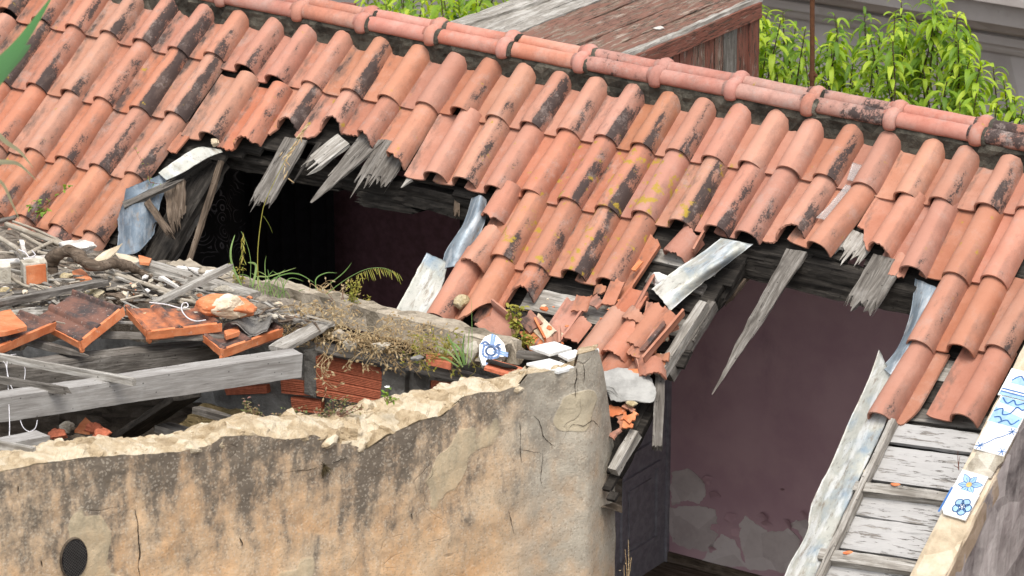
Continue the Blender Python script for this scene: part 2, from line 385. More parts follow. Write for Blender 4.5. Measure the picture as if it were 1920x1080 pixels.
def wallpaper():
    m = Mt('dark_scrolled_cloth', .9, .1); o = m.obj(); nn = m.new('ShaderNodeTexNoise'); m._in(nn.inputs['Vector'], o); nn.inputs['Scale'].default_value = 6
    v = m.vor(o, 9, 'F1'); r = m.math('MULTIPLY', v, 34.0); r = m.math('SINE', m.math('ADD', r, m.math('MULTIPLY', nn.outputs[0], 6)))
    k = m.math('MULTIPLY', m.rng(r, .80, .93), m.rng(m.noise(o, 5, 3), .42, .56))
    m.color(m.mix(m.math('MULTIPLY', k, .7), (.016, .015, .016), (.20, .19, .20))); return m.m
SCROLL = wallpaper()
GLAZE = fixed('white_tile_glaze', (.74, .74, .71), .25, .5)
BLUE = fixed('cobalt_painted_glaze', (.05, .15, .38), .25, .5)
LBLUE = fixed('pale_blue_painted_glaze', (.30, .47, .64), .25, .5)
YEL = fixed('yellow_painted_glaze', (.60, .42, .14), .25, .5)
ROPE = fixed('white_cord', (.66, .64, .65), .8, .1)
IRON = fixed('rusty_iron', (.10, .043, .020), .85, .2, .5, 90)
BRICK = fixed('red_hollow_brick_clay', (.50, .155, .085), .85, .15, .5, 120)
def leafmat(name, a, b, c, t=.35):
    m = Mt(name, .5, .3); r = m.island()
    col = m.ramp(r, [(0, a), (.5, b), (1, c)]); m.color(col)
    tr = m.new('ShaderNodeBsdfTranslucent'); m._in(tr.inputs[0], m.hsv(col, .49, 1.1, 1.3))
    mx = m.new('ShaderNodeMixShader'); mx.inputs[0].default_value = t
    m.nt.links.new(m.b.outputs[0], mx.inputs[1]); m.nt.links.new(tr.outputs[0], mx.inputs[2])
    m.nt.links.new(mx.outputs[0], m.N['Material Output'].inputs[0]); return m.m
PEACH = leafmat('peach_leaf', (.085, .17, .02), (.24, .38, .035), (.46, .57, .06), .45)
GRASS = leafmat('green_blade', (.10, .20, .05), (.18, .30, .09), (.30, .38, .14))
STRAW = leafmat('dry_straw', (.34, .23, .11), (.44, .32, .17), (.52, .42, .25), .2)
WEED = leafmat('yellow_green_weed', (.16, .20, .03), (.30, .28, .05), (.38, .30, .08), .3)
SEDUM = leafmat('reddish_sedum', (.10, .14, .04), (.20, .17, .07), (.24, .11, .09), .25)
BARK = fixed('brown_bark', (.085, .058, .042), .9, .1, .6, 70)
TWIG = fixed('twig', (.16, .07, .05), .8, .1)
FARWALL = rubble('weathered_masonry', [(.36, .32, .29), (.44, .40, .37), (.49, .45, .42), (.56, .52, .49)], 2.2, .2)
# ================================================================== ground
obj('ground', [(-400, -400, -6), (400, -400, -6), (400, 400, -6), (-400, 400, -6)], [(0, 1, 2, 3)], EARTH)
tag(bpy.data.objects['ground'], kind='structure')
# ================================================================== the ruined house
HOUSE = empty('ruined_house', (0, -.8, -2.9), 'roofless old house with mauve attic room under the broken tiled roof', 'house')
def point_in(x, y, poly):
    c = False; n = len(poly)
    for i in range(n):
        (x1, y1), (x2, y2) = poly[i], poly[(i+1) % n]
        if (y1 > y) != (y2 > y) and x < (x2-x1)*(y-y1)/(y2-y1)+x1: c = not c
    return c
HOLE_L = [(395, 285), (440, 282), (540, 262), (660, 252), (700, 275), (770, 318), (850, 350), (912, 366), (850, 500), (790, 620), (560, 620), (330, 560), (205, 500), (225, 420), (300, 350), (330, 325)]
HOLE_R = [(1395, 470), (1500, 470), (1600, 470), (1700, 525), (1755, 545), (1668, 705), (1560, 960), (1500, 1200), (1100, 1200), (1152, 880), (1232, 715), (1318, 575)]
HL = [us(*q) for q in HOLE_L]; HR = [us(*q) for q in HOLE_R]
def deck():
    """boarding under the tiles: one thick sheet cut round the two holes"""
    st = .045; U0, U1, S0, S1 = -4.6, 4.2, -.05, 2.9
    nu = int((U1-U0)/st); ns = int((S1-S0)/st); V = []; F = []; idx = {}
    def vid(i, j, k):
        key = (i, j, k)
        if key not in idx:
            idx[key] = len(V); V.append(roofpt(U0+i*st, S0+j*st, -.052 - .018*k))
        return idx[key]
    def solid(i, j):
        if not (0 <= i < nu and 0 <= j < ns): return False
        u, s = U0+(i+.5)*st, S0+(j+.5)*st
        if u < 1.28 and s > 1.60: return False
        if s > 1.55 and proj(roofpt(u, s, -.034))[0] < 1138: return False
        if u > 3.24: return False
        return not (point_in(u, s, HL) or point_in(u, s, HR))
    for i in range(nu):
        for j in range(ns):
            if not solid(i, j): continue
            F.append((vid(i, j, 0), vid(i, j+1, 0), vid(i+1, j+1, 0), vid(i+1, j, 0)))
            F.append((vid(i, j, 1), vid(i+1, j, 1), vid(i+1, j+1, 1), vid(i, j+1, 1)))
            for (a, b), (di, dj) in ((((i, j), (i+1, j)), (0, -1)), (((i+1, j), (i+1, j+1)), (1, 0)), (((i+1, j+1), (i, j+1)), (0, 1)), (((i, j+1), (i, j)), (-1, 0))):
                if not solid(i+di, j+dj): F.append((vid(*a, 0), vid(*b, 0), vid(*b, 1), vid(*a, 1)))
    M = frame((0, 0, 0), (1, 0, 0), RN)
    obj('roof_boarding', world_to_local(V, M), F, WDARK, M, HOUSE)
deck()
def boxp(name, mat, lo, hi, parent=HOUSE, M=None):
    b = MB(); b.box(Matrix.Identity(4), lo, hi); return b.build(name, mat, parent)
YB = .60                                     # attic back wall
XC = yplane(1245, 800, YB).x                 # corner with the door partition
XF = 3.30
ZF = yplane(1300, 1063, YB).z                # attic floor
# back wall, floor, end walls, eaves wall, back slope
boxp('back_wall', MAUVE, (XC, YB, ZF-.1), (4.2, YB+.12, -.40))
boxp('floor', WBROWN, (-4.6, -2.6, ZF-.12), (4.2, YB, ZF))
boxp('skirting_board', WBROWN, (XC+.002, YB-.02, ZF+.002), (4.2, YB-.002, ZF+.055))
boxp('end_wall', MAUVE, (4.2, -2.6, ZF-.12), (4.3, 2, -.05))
boxp('end_wall', GREYWALL, (-4.7, -2.6, ZF-.12), (-4.6, 2, -.05))
boxp('front_wall', GREYWALL, (2.1, -2.75, ZF-3.1), (4.2, -2.6, -1.95))
# dark left room: mauve paint darkened, the room's shade put into its colour
boxp('back_wall', fixed('shade_darkened_mauve', (.17, .085, .095), .9, .1), (-4.6, YB, ZF-.1), (XC-.12, YB+.12, -.40))
b = MB(); M0 = Matrix.Identity(4)
for s0, s1 in ((0, 3.0),):
    b.add([(-4.6, 0, -.06), (4.2, 0, -.06), (4.2, 2.1, -.06-2.1*math.tan(P_)), (-4.6, 2.1, -.06-2.1*math.tan(P_))], [(0, 1, 2, 3)])
b.build('back_slope_boarding', WGREY, HOUSE)
# partition with the panelled door
boxp('partition_wall', DOORP, (XC-.12, -.02, ZF-.1), (XC, YB, -.55))
pd = empty('door', (XC, -1.0, ZF)); pd.parent = HOUSE; pd.matrix_basis = Matrix.Translation(Vector((XC, -1.0, ZF)) - HOUSE.location)
b = MB(); b.box(M0, (XC+.002, .02, ZF), (XC+.03, .575, -1.42)); b.build('door_leaf', DOORP, pd)
for z0, z1 in ((ZF+.16, ZF+.62), (ZF+.72, ZF+1.22)):
    b = MB(); y0, y1 = .12, .50
    for lo, hi in (((y0, z0), (y1, z0+.03)), ((y0, z1-.03), (y1, z1)), ((y0, z0+.03), (y0+.03, z1-.03)), ((y1-.03, z0+.03), (y1, z1-.03))):
        b.box(M0, (XC+.0302, lo[0], lo[1]), (XC+.046, hi[0], hi[1]))
    b.box(M0, (XC+.0302, y0+.08, z0+.08), (XC+.040, y1-.08, z1-.08)); b.build('door_panel', DOORP, pd)
b = MB(); b.box(M0, (XC+.002, .575, ZF), (XC+.045, .60-.001, -1.2)); b.build('door_jamb', DOORP, pd)
# scars where the mauve coat has come away, with curled flakes
def flatpoly(pts, depthy, seed, wob=.016, sub=14):
    P = []
    for (x1, y1), (x2, y2) in zip(pts, pts[1:]+pts[:1]):
        for k in range(sub):
            t = k/sub; q = yplane(x1+(x2-x1)*t, y1+(y2-y1)*t, depthy)
            P.append(q + Vector((wob*(nz(q, 11, seed) + .6*nz(q, 34, seed+1) + .35*nz(q, 90, seed+2)), 0, wob*(nz(q, 11, seed+5) + .6*nz(q, 34, seed+6) + .35*nz(q, 90, seed+7)))))
    return P
scars = [[(1262, 885), (1290, 878), (1318, 900), (1325, 925), (1310, 945), (1278, 942), (1258, 948), (1255, 915)],
         [(1252, 950), (1300, 948), (1345, 960), (1346, 1000), (1330, 1034), (1300, 1030), (1262, 1020), (1250, 985)],
         [(1335, 1020), (1352, 1002), (1375, 1010), (1400, 1062), (1360, 1064), (1315, 1060)],
         [(1385, 985), (1398, 968), (1425, 985), (1440, 1000), (1478, 990), (1500, 1010), (1500, 1075), (1400, 1066), (1388, 1020)],
         [(1480, 985), (1510, 970), (1530, 1000), (1520, 1040), (1500, 1000)]]
for k, s in enumerate(scars):
    P = flatpoly(s, YB-.004, k); Pb = [p + Vector((0, .003, 0)) for p in P]; n = len(P)
    obj('bare_patch', P+Pb, [tuple(range(n))]+[(i, i+n, (i+1) % n+n, (i+1) % n) for i in range(n)], SCAR, Matrix.Identity(4), HOUSE)
for k, (x, y, a, sz) in enumerate([(1335, 905, .9, 26), (1345, 938, .4, 30), (1380, 975, 1.2, 30), (1428, 975, -.6, 30), (1350, 992, 1.3, 24), (1472, 985, -.9, 28), (1443, 990, .6, 26), (1390, 1000, 1.5, 26), (1470, 920, .5, 10), (1340, 1036, .4, 22), (1505, 968, -.6, 22)]):
    c = yplane(x, y, YB); s = sz/FPX*18.3; ca, sa = math.cos(a), math.sin(a); G = []
    for i in range(6):
        row = []
        for j in range(5):
            u, v = (i/5-.5)*s*(1-.5*j/4), (j/4)*s*.7
            row.append(c + Vector((u*ca - v*sa, -.003-.022*(j/4)**2 - .004*nz((u, v, k), 40), u*sa + v*ca)))
        G.append(row)
    b = MB(); b.quadgrid(G); b.build('paint_flake', MAUVE, HOUSE)
# curtain and scrolled cloth in the dark room
def hang(name, mat, x0, x1, ztop, zbot, y, folds):
    G = []
    for i in range(41):
        t = i/40; G.append([Vector((x0+(x1-x0)*t, y + .03*math.sin(t*folds*6.28)+.02*nz((t*9, j, 1), 1), ztop+(zbot-ztop)*j/6)) for j in range(7)])
    b = MB(); b.quadgrid(G); return b.build(name, mat, HOUSE, True)
hang('scrolled_curtain', SCROLL, yplane(180, 500, .35).x, yplane(470, 500, .35).x, -.55, -2.7, .35, 4)
hang('black_curtain', BLACK, yplane(462, 500, .3).x, yplane(628, 500, .3).x, -.5, -2.7, .30, 6)
# ------------------------------------------------------------------ structural timber along the hole tops
def beam_mesh(length, w, t, seed=0, seg=None, rough=.003, rag=.0, rag0=.0, taper=1.0, taperpow=1.0, point=None, nw=6, bend=0., twist=0., split=None):
    """beam along +x, y in +-w/2, z in +-t/2, weathered surface, optional ragged / tapered far end"""
    seg = seg or max(4, min(40, int(length/.035)))
    rings = []
    if rag and nw == 6: nw = 20
    prof = [(-1 + 2*i/nw, 1) for i in range(nw+1)] + [(1, 0)] + [(1-2*i/nw, -1) for i in range(nw+1)] + [(-1, 0)]
    V = []; n = len(prof)
    for i in range(seg+1):
        f = i/seg; x = f*length
        tp = 1 - (1-taper)*f**taperpow
        for (a, bb) in prof:
            y = a*w/2*tp; z = bb*t/2*(tp if taper < .3 else 1)
            if point: y = y + point*f*w/2
            xx = x
            if i == seg: xx += rag*(abs(nz((a*2.2, bb*.3, seed), 1.7))*1.9 + .75*nz((a*9, bb*.8, seed+2), 1.3) + .5*nz((a*25, bb, seed+5), 1.1) - .6)*1.5
            if i == 0 and rag0: xx += rag0*(nz((a*4, bb*.4, seed+9), 1.7))*1.6
            d = rough*nz((x*2.5, y*30, z*30), 1, seed) + rough*.8*nz((x*14, y*60, z*60), 1, seed+3)
            y += (1 if a > 0 else -1)*d*(abs(a) > .8); z += bb*d + bend*math.sin(f*math.pi) + twist*f*a*w/2
            V.append((xx, y, z))
    F = []
    for i in range(seg):
        for k in range(n):
            F.append((i*n+k, (i+1)*n+k, (i+1)*n+(k+1) % n, i*n+(k+1) % n))
    # end caps as strips
    for i, fl in ((0, 1), (seg, 0)):
        b0 = i*n; top = [b0+q for q in range(nw+1)]; bot = [b0+2*nw+2-q for q in range(nw+1)]
        for q in range(nw):
            f = (top[q], top[q+1], bot[q+1], bot[q]); F.append(f if fl else f[::-1])
        f = (top[nw], b0+nw+1, bot[nw]); F.append(f if fl else f[::-1])
        f = (top[0], bot[0], b0+2*nw+3); F.append(f if fl else f[::-1])
    return V, F
def timber(name, A, B, w, t, mat, up=None, parent=None, label=None, cat=None, group=None, **kw):
    A, B = Vector(A), Vector(B); M = frame(A, B-A, up if up is not None else (CAM-A))
    V, F = beam_mesh((B-A).length, w, t, **kw)
    o = obj(name, V, F, mat, M, parent)
    return tag(o, label, cat, group)
PXM = lambda p, d=17.4: p*d/FPX
# purlins (their faces are vertical, below the roof plane)
def rp(x, y, n=-.1): return RP(x, y, n)
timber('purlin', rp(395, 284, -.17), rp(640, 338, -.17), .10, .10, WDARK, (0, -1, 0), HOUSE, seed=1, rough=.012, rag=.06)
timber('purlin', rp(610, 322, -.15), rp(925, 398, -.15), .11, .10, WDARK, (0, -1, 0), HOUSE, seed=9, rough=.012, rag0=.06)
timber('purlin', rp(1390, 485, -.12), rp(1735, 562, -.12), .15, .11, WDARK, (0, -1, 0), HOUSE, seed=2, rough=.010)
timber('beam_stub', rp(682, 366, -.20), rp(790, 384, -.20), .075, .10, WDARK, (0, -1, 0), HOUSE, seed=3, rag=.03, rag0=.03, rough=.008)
# rafters
timber('rafter', rp(1322, 572, .0), rp(1236, 706, .0), .042, .06, WPALE, RN, HOUSE, seed=4, rough=.005)
timber('rafter', rp(1338, 572, -.06), rp(1252, 706, -.06), .045, .07, WGREY, RN, HOUSE, seed=5, rough=.007)
timber('rafter', rp(1226, 735, -.09), rp(1150, 885, -.09), .06, .09, WDARK, RN, HOUSE, seed=6, rough=.008)
timber('rafter', rp(1192, 812, -.02), rp(1150, 885, -.02), .045, .05, WPALE, RN, HOUSE, seed=66, rough=.004)
for k, (x, y, x2, y2, wd, mt) in enumerate([(1392, 492, 1330, 560, .05, WDARK), (1400, 486, 1345, 572, .05, WDARK), (1375, 520, 1310, 602, .07, WDARK), (1402, 512, 1362, 560, .05, WBROWN)]):
    timber('charred_board', rp(x, y, -.09-.025*k), rp(x2, y2, -.09-.025*k), wd, .03, mt, RN, HOUSE, seed=10+k, rag=.05, rough=.008)
# left side of left hole: rotten rafter and struts
timber('rafter', rp(404, 302, -.10), rp(272, 520, -.10), .15, .06, WDARK, RN, HOUSE, seed=21, rough=.012)
timber('rafter', rp(412, 306, -.15), rp(300, 510, -.15), .06, .08, WGREY, RN, HOUSE, seed=23, rough=.010)
timber('strut', rp(395, 300, -.07), rp(300, 365, -.07), .06, .05, WDARK, RN, HOUSE, seed=22, rag=.05, rough=.012)
# ------------------------------------------------------------------ ridge mortar
G = []
for i in range(330):
    u = -3.4 + i*.0215
    row = []
    for (s, n) in ((.112, -.016), (.094, .002), (.080, .020), (.070, .04), (.060, .06), (.040, .074), (.0, .07), (-.06, .06)):
        q = roofpt(u, s, n); a = .014*nz((u*5, s*8, 0), 1, 3) + .010*nz((u*16, s*40, n*40), 1, 4) + .006*nz((u*50, s*90, n*90), 1, 5)
        row.append(roofpt(u, s + a*.8, n + a*.5))
    G.append(row)
b = MB(); b.quadgrid(G); b.build('ridge_mortar', MORTAR, HOUSE)
# ================================================================== roof tiles
# interlocking clay tile: flat pan on the left, half-round roll on the right. local x across, y up the slope, z out of the roof
PROF = [(-.034, .012), (-.026, .012), (-.018, .003), (.0, -.001), (.030, -.002), (.050, -.002), (.070, -.001), (.0835, .003)]
UC, UW, UH = .1525, .069, .077
for k in range(11):
    q = math.pi*(1 - (k+.35)/10.9); PROF.append((UC + UW*math.cos(q), .002 + UH*math.sin(q)**.80))
PROF.append((UC+UW+.0015, -.006))
TH = .0105
def tile_mesh(seed=0, u0=-1, u1=1, low=None, high=None, nv=12, vlen=.44, jag=.006, warp=.002):
    us_ = [p for p in PROF if u0-.0001 <= p[0] <= u1+.0001]
    # insert exact limits
    def zat(u): return interp(u, PROF)
    if u0 > PROF[0][0]: us_ = [(u0, zat(u0))] + [p for p in us_ if p[0] > u0+.003]
    if u1 < PROF[-1][0]: us_ = [p for p in us_ if p[0] < u1-.003] + [(u1, zat(u1))]
    if low is not None or high is not None:                    # finer across for ragged edges
        fine = []
        for a, c in zip(us_, us_[1:]):
            for t in (0, .34, .67): fine.append((a[0]+(c[0]-a[0])*t, a[1]+(c[1]-a[1])*t))
        us_ = fine + [us_[-1]]
    n = len(us_); nrm = []
    for i in range(n):
        a, c = us_[max(i-1, 0)], us_[min(i+1, n-1)]; t = Vector((c[0]-a[0], 0, c[1]-a[1])).normalized(); nrm.append(Vector((-t.z, 0, t.x)))
    def pt(i, v, side):
        u, z = us_[i]; f = v/vlen
        if u > .0835 and z > -.01:                                    # the roll tapers towards the top
            k = 1 - .085*max(0, f)**.8; u = UC + (u-UC)*k; z = z*(1 - .05*max(0, f))
        p = Vector((u, v, z)) - nrm[i]*(TH*side)
        wv = warp*nz((u*9, v*5, 0), 1, seed) + warp*.5*nz((u*25, v*14, 0), 1, seed+2)
        p.z += wv; p.x += warp*.8*nz((v*6, u*4, 3), 1, seed+1)
        if side == 0 and low is None and v < .012: p -= nrm[i]*.002       # worn lip
        return p
    lo = [(interp(us_[i][0], low) + jag*1.6*nz((us_[i][0]*60, .3, 0), 1, seed) + jag*nz((us_[i][0]*160, 1.3, 0), 1, seed+4)) if low else .0015*nz((us_[i][0]*20, 0, 0), 1, seed) for i in range(n)]
    hi = [(interp(us_[i][0], high) + jag*1.6*nz((us_[i][0]*60, 5.3, 0), 1, seed) + jag*nz((us_[i][0]*160, 2.3, 0), 1, seed+6)) if high else vlen for i in range(n)]
    fr = [0, .012, .04] + [.04 + .96*j/(nv-2) for j in range(1, nv-1)]
    rows = len(fr); V = []
    for side in (0, 1):
        for f in fr:
            for i in range(n): V.append(pt(i, lo[i]+(hi[i]-lo[i])*f, side))
    S = rows*n; F = []
    for j in range(rows-1):
        for i in range(n-1):
            a = j*n+i; F.append((a, a+1, a+n+1, a+n)); F.append((S+a, S+a+n, S+a+n+1, S+a+1))
    nsm = len(F)
    def rim(idx):
        b0 = len(V)
        for q in idx: V.append(V[q]); V.append(V[q+S])
        for k in range(len(idx)-1):
            F.append((b0+2*k, b0+2*k+1, b0+2*k+3, b0+2*k+2))
    rim(list(range(n))); rim([(rows-1)*n+i for i in range(n)][::-1])
    rim([j*n for j in range(rows)][::-1]); rim([j*n+n-1 for j in range(rows)])
    return V, F, nsm
TILE_ME = []
for k in range(8):
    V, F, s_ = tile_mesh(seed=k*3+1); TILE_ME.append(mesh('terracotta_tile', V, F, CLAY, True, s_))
LIPX = .0845
R1 = [(125,59),(190,71),(251,86),(317,101),(384,112),(442,134),(499,155),(567,166),(640,180),(710,192),(781,205),(846,215),(912,230),(976,242),(1045,255),(1115,267),(1183,282),(1249,294),(1316,306),(1385,316),(1456,327),(1525,340),(1597,357),(1676,375),(1742,384),(1827,396),(1904,402)]
LIP = {(c, 1): p for c, p in enumerate(R1)}
LIP.update({(c, 2): p for c, p in {0:(52,169),1:(116,181),2:(178,195),3:(245,212),4:(311,222),5:(375,262),6:(438,283),11:(796,337),12:(850,347),13:(909,362),14:(978,369),15:(1047,384),16:(1117,399),17:(1185,409),18:(1254,426),19:(1321,436),20:(1379,447),21:(1452,456),22:(1514,465),24:(1687,514),25:(1767,525),26:(1839,531),27:(1916,540)}.items()})
LIP.update({(c, 3): p for c, p in {1:(49,291),2:(106,306),3:(170,320),4:(236,335),13:(866,478),14:(921,492),15:(984,507),16:(1054,520),17:(1119,535),25:(1700,652),26:(1776,660),27:(1847,660)}.items()})
LIP.update({(3,4):(94,432),(4,4):(159,445),(2,4):(32,415),(25,4):(1627,787),(27,4):(1782,790),(13,4):(800,602),(14,4):(859,612),(-1,1):(62,46),(-2,1):(0,28)})
UROW1 = {c: us(*LIP[(c, 1)])[0] for c in range(-2, 27)}
for c in range(-5, -2): UROW1[c] = UROW1[-2] + (c+2)*.232
for c in range(27, 32): UROW1[c] = UROW1[26] + (c-26)*.222
def grid_pos(c, r):
    if (c, r) in LIP: return us(*LIP[(c, r)])
    rr = r-1
    while rr > 1 and (c, rr) not in LIP: rr -= 1
    u = us(*LIP[(c, rr)])[0] if (c, rr) in LIP else UROW1[c]
    rs = random.Random(c*31+r)
    return u + rs.uniform(-.006, .006), r*L + rs.uniform(-.006, .006)
BROKEN = {  # (column, course): build options of a damaged tile
    (6, 2): dict(low=[(0, .01), (.07, .0), (.10, .035), (.16, .05), (.21, .03), (.23, .07), (.25, .09)]),
    (7, 2): dict(low=[(0, .05), (.06, .055), (.085, .10), (.15, .125), (.21, .10), (.25, .06)]),
    (8, 2): dict(low=[(0, .075), (.07, .10), (.09, .165), (.16, .20), (.21, .175), (.25, .09)]),
    (9, 2): dict(low=[(0, .145), (.05, .15), (.09, .15), (.16, .13), (.21, .10), (.25, .04)]),
    (10, 2): dict(low=[(0, .13), (.04, .09), (.08, .06), (.15, .035), (.20, .02), (.25, -.01)]),
    (21, 2): dict(low=[(0, .0), (.075, .0), (.10, .045), (.16, .085), (.21, .075), (.25, .05)]),
    (23, 2): dict(low=[(0, .20), (.03, .13), (.08, .085), (.12, .09), (.17, .085), (.21, .07), (.25, .06)]),
    (5, 3): dict(u1=.075, low=[(0, .13), (.05, .20), (.08, .3)]),
    (13, 3): dict(u0=.084, low=[(.08, .215), (.12, .23), (.17, .20), (.25, .235)]),
    (18, 3): dict(u0=.082, low=[(.08, .25), (.12, .30), (.16, .27), (.2, .30), (.25, .28)]),
    (25, 3): dict(u0=.0825), (25, 4): dict(u0=.0825), (13, 4): dict(u0=.0825),
    (14, 4): dict(low=[(0, .02), (.06, .01), (.085, .035), (.11, -.01), (.16, .03), (.20, .12), (.25, .2)]),
    (15, 4): dict(low=[(0, .03), (.05, .0), (.085, .14), (.10, .21), (.15, .25), (.20, .23), (.25, .20)]),
    (26, 4): dict(u1=.082, low=[(0, .0), (.05, .02), (.082, .11)]),
    (18, 99): {},
}
SKIP = set()
for c in range(-6, 1): SKIP.add((c, 5))
def exists(c, r):
    if r == 1: return True
    if r == 2: return True
    if r == 3: return c <= 4 or c in (13, 14, 15, 16, 17) or c >= 25
    if r == 4: return c <= 4 or c in (13, 14, 15) or c >= 25
    if r == 5: return c in (2, 3, 4)
    return False
ORD = 'zeroth first second third fourth fifth sixth seventh eighth ninth tenth eleventh twelfth thirteenth fourteenth fifteenth sixteenth seventeenth eighteenth nineteenth twentieth twenty-first twenty-second twenty-third twenty-fourth twenty-fifth twenty-sixth twenty-seventh twenty-eighth twenty-ninth thirtieth thirty-first thirty-second thirty-third'.split()
PARAPET_U = [None]
tiles = []
pu_lo = us(1850, 785); pu_hi = us(1922, 668)
for r in range(1, 6):
    for c in range(-5, 31):
        if not exists(c, r): continue
        u, s = grid_pos(c, r)
        rs = random.Random(c*977+r*131)
        # frame test, and hidden behind the verge coping
        pc = proj(roofpt(u + .06, s - .16)); pl = proj(roofpt(u+.08, s)); ph = proj(roofpt(u+.08, s-.4))
        xs = (pc[0], pl[0], ph[0]); ys = (pc[1], pl[1], ph[1])
        if max(xs) < -12 or min(xs) > 1945 or max(ys) < -8: continue
        if s > 1.1 and u > 3.17 + (1.183-s)*.02 + .02: continue
        opt = BROKEN.get((c, r))
        if opt is not None:
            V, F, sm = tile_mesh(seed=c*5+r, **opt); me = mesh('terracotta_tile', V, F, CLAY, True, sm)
        else: me = TILE_ME[(c*5+r*3) % 8]
        # lean each tile towards the one above
        u_up = grid_pos(c, r-1)[0] if r > 1 else UROW1[c] + .0
        yaw = max(-.05, min(.05, (u_up-u)/L*.6)) + rs.uniform(-.020, .020)
        if (c, r) == (22, 2): yaw = .16
        if (c, r) == (23, 2): yaw = .05
        tilt = -.0215/.40 + rs.uniform(-.008, .006)
        M = frame((0, 0, 0), (1, 0, 0), RN) @ Matrix.Rotation(-yaw, 4, 'Z') @ Matrix.Rotation(tilt, 4, 'X')
        lip = M @ Vector((LIPX, 0, .002)); M.translation = roofpt(u, s, .004) - lip
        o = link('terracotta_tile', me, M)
        if c < 8: st = .62 + rs.uniform(-.25, .36)
        elif c < 20: st = .42 + rs.uniform(-.34, .36)
        else: st = .18 + rs.uniform(-.15, .4)
        st += .10
        li = 0.
        if 14 <= c <= 18 and r in (2, 3): li = rs.uniform(.30, .62)
        elif rs.random() < .22: li = rs.uniform(.0, .36)
        if c < 8: li = rs.choice([0, 0, .1])
        o['stain'] = st; o['lichen'] = li; o['group'] = 'terracotta tiles of the main roof'; o['category'] = 'roof tile'
        tiles.append((o, c, r, pl[0], st, li, opt is not None))
for r in range(1, 6):
    row = sorted([t for t in tiles if t[2] == r], key=lambda t: t[3])
    for k, (o, c, _, px, st, li, br) in enumerate(row):
        look = 'broken terracotta' if br else 'yellow-lichened terracotta' if li > .40 else 'heavily black-streaked terracotta' if st > .78 else 'terracotta'
        o['label'] = f'{look} tile in {ORD[r]} course below the ridge, {ORD[k+1]} from left in that course'
# ------------------------------------------------------------------ ridge tiles
import bmesh
_ICO = {}
def ico(sub):
    if sub not in _ICO:
        bm = bmesh.new(); bmesh.ops.create_icosphere(bm, subdivisions=sub, radius=1)
        bm.verts.ensure_lookup_table(); _ICO[sub] = ([v.co.copy() for v in bm.verts], [tuple(v.index for v in f.verts) for f in bm.faces]); bm.free()
    return _ICO[sub]
def ridge_prof(sc=1.0):
    """double-lobed cap section in (y, z): front lobe towards -y"""
    P = []
    c1, r1, c2, r2 = (-.050, .062), .043, (.012, .092), .037
    for k in range(11):
        q = R_(215 - k*(215-30)/10); P.append((c1[0]+r1*math.cos(q)*sc, c1[1]+r1*math.sin(q)*sc))
    for k in range(10):
        q = R_(190 - k*(190+25)/9); P.append((c2[0]+r2*math.cos(q)*sc, c2[1]+r2*math.sin(q)*sc))
    return P
def shell(prof, x0, x1, th, nx=12, seed=0, bulge=0.):
    n = len(prof); V = []
    nr = []
    for i in range(n):
        a, c = prof[max(i-1, 0)], prof[min(i+1, n-1)]; t = Vector((0, c[0]-a[0], c[1]-a[1])).normalized(); nr.append(Vector((0, -t.z, t.y)))
    for side in (0, 1):
        for j in range(nx+1):
            f = j/nx; x = x0+(x1-x0)*f
            for i in range(n):
                p = Vector((x, prof[i][0], prof[i][1])) + nr[i]*(bulge*math.sin(f*math.pi)**.6) - nr[i]*th*side
                p += nr[i]*.0022*nz((x*12, i*.4, 0), 1, seed); V.append(p)
    S = (nx+1)*n; F = []
    for j in range(nx):
        for i in range(n-1):
            a = j*n+i; F += [(a, a+n, a+n+1, a+1), (S+a, S+a+1, S+a+n+1, S+a+n)]
    for j in (0, nx):
        for i in range(n-1):
            a = j*n+i; F.append((a, a+1, S+a+1, S+a) if j == 0 else (a, S+a, S+a+1, a+1))
    for i in (0, n-1):
        for j in range(nx):
            a = j*n+i; F.append((a, S+a, S+a+n, a+n) if i == 0 else (a, a+n, S+a+n, S+a))
    return V, F
cols_px = [(400, -4), (544, 24), (664, 54), (794, 83), (930, 106), (1072, 135), (1215, 154), (1357, 179), (1502, 200), (1657, 220), (1817, 249)]
cx = [yplane(x, y, -.12).x for x, y in cols_px]; cx.append(cx[-1]+.47)
desc = ['{} terracotta ridge cap crossing the top edge of the photo', '{} terracotta ridge cap left of the tufted green gap', '{} ridge cap where the green leaves begin behind', '{} ridge cap just left of the weathered board roof', '{} ridge cap under the pale split board', '{} ridge cap under the middle of the board roof', '{} ridge cap before the red board end wall', '{} ridge cap below the red plank wall', '{} ridge cap at the corner of the red plank wall', '{} ridge cap left of rusty pole foot', '{} orange ridge cap right of the rusty pole', '{} ridge cap at the right edge of the photo']
soot = [.25, .2, .55, .15, .3, .2, .7, .35, .6, .85, .05, .95]
tone = ['orange', 'pinkish', 'grey-speckled', 'clean pinkish', 'lightly speckled', 'clean orange', 'grey-bloomed', 'lightly greyed', 'grey-speckled', 'black-speckled', 'clean bright', 'dark sooty']
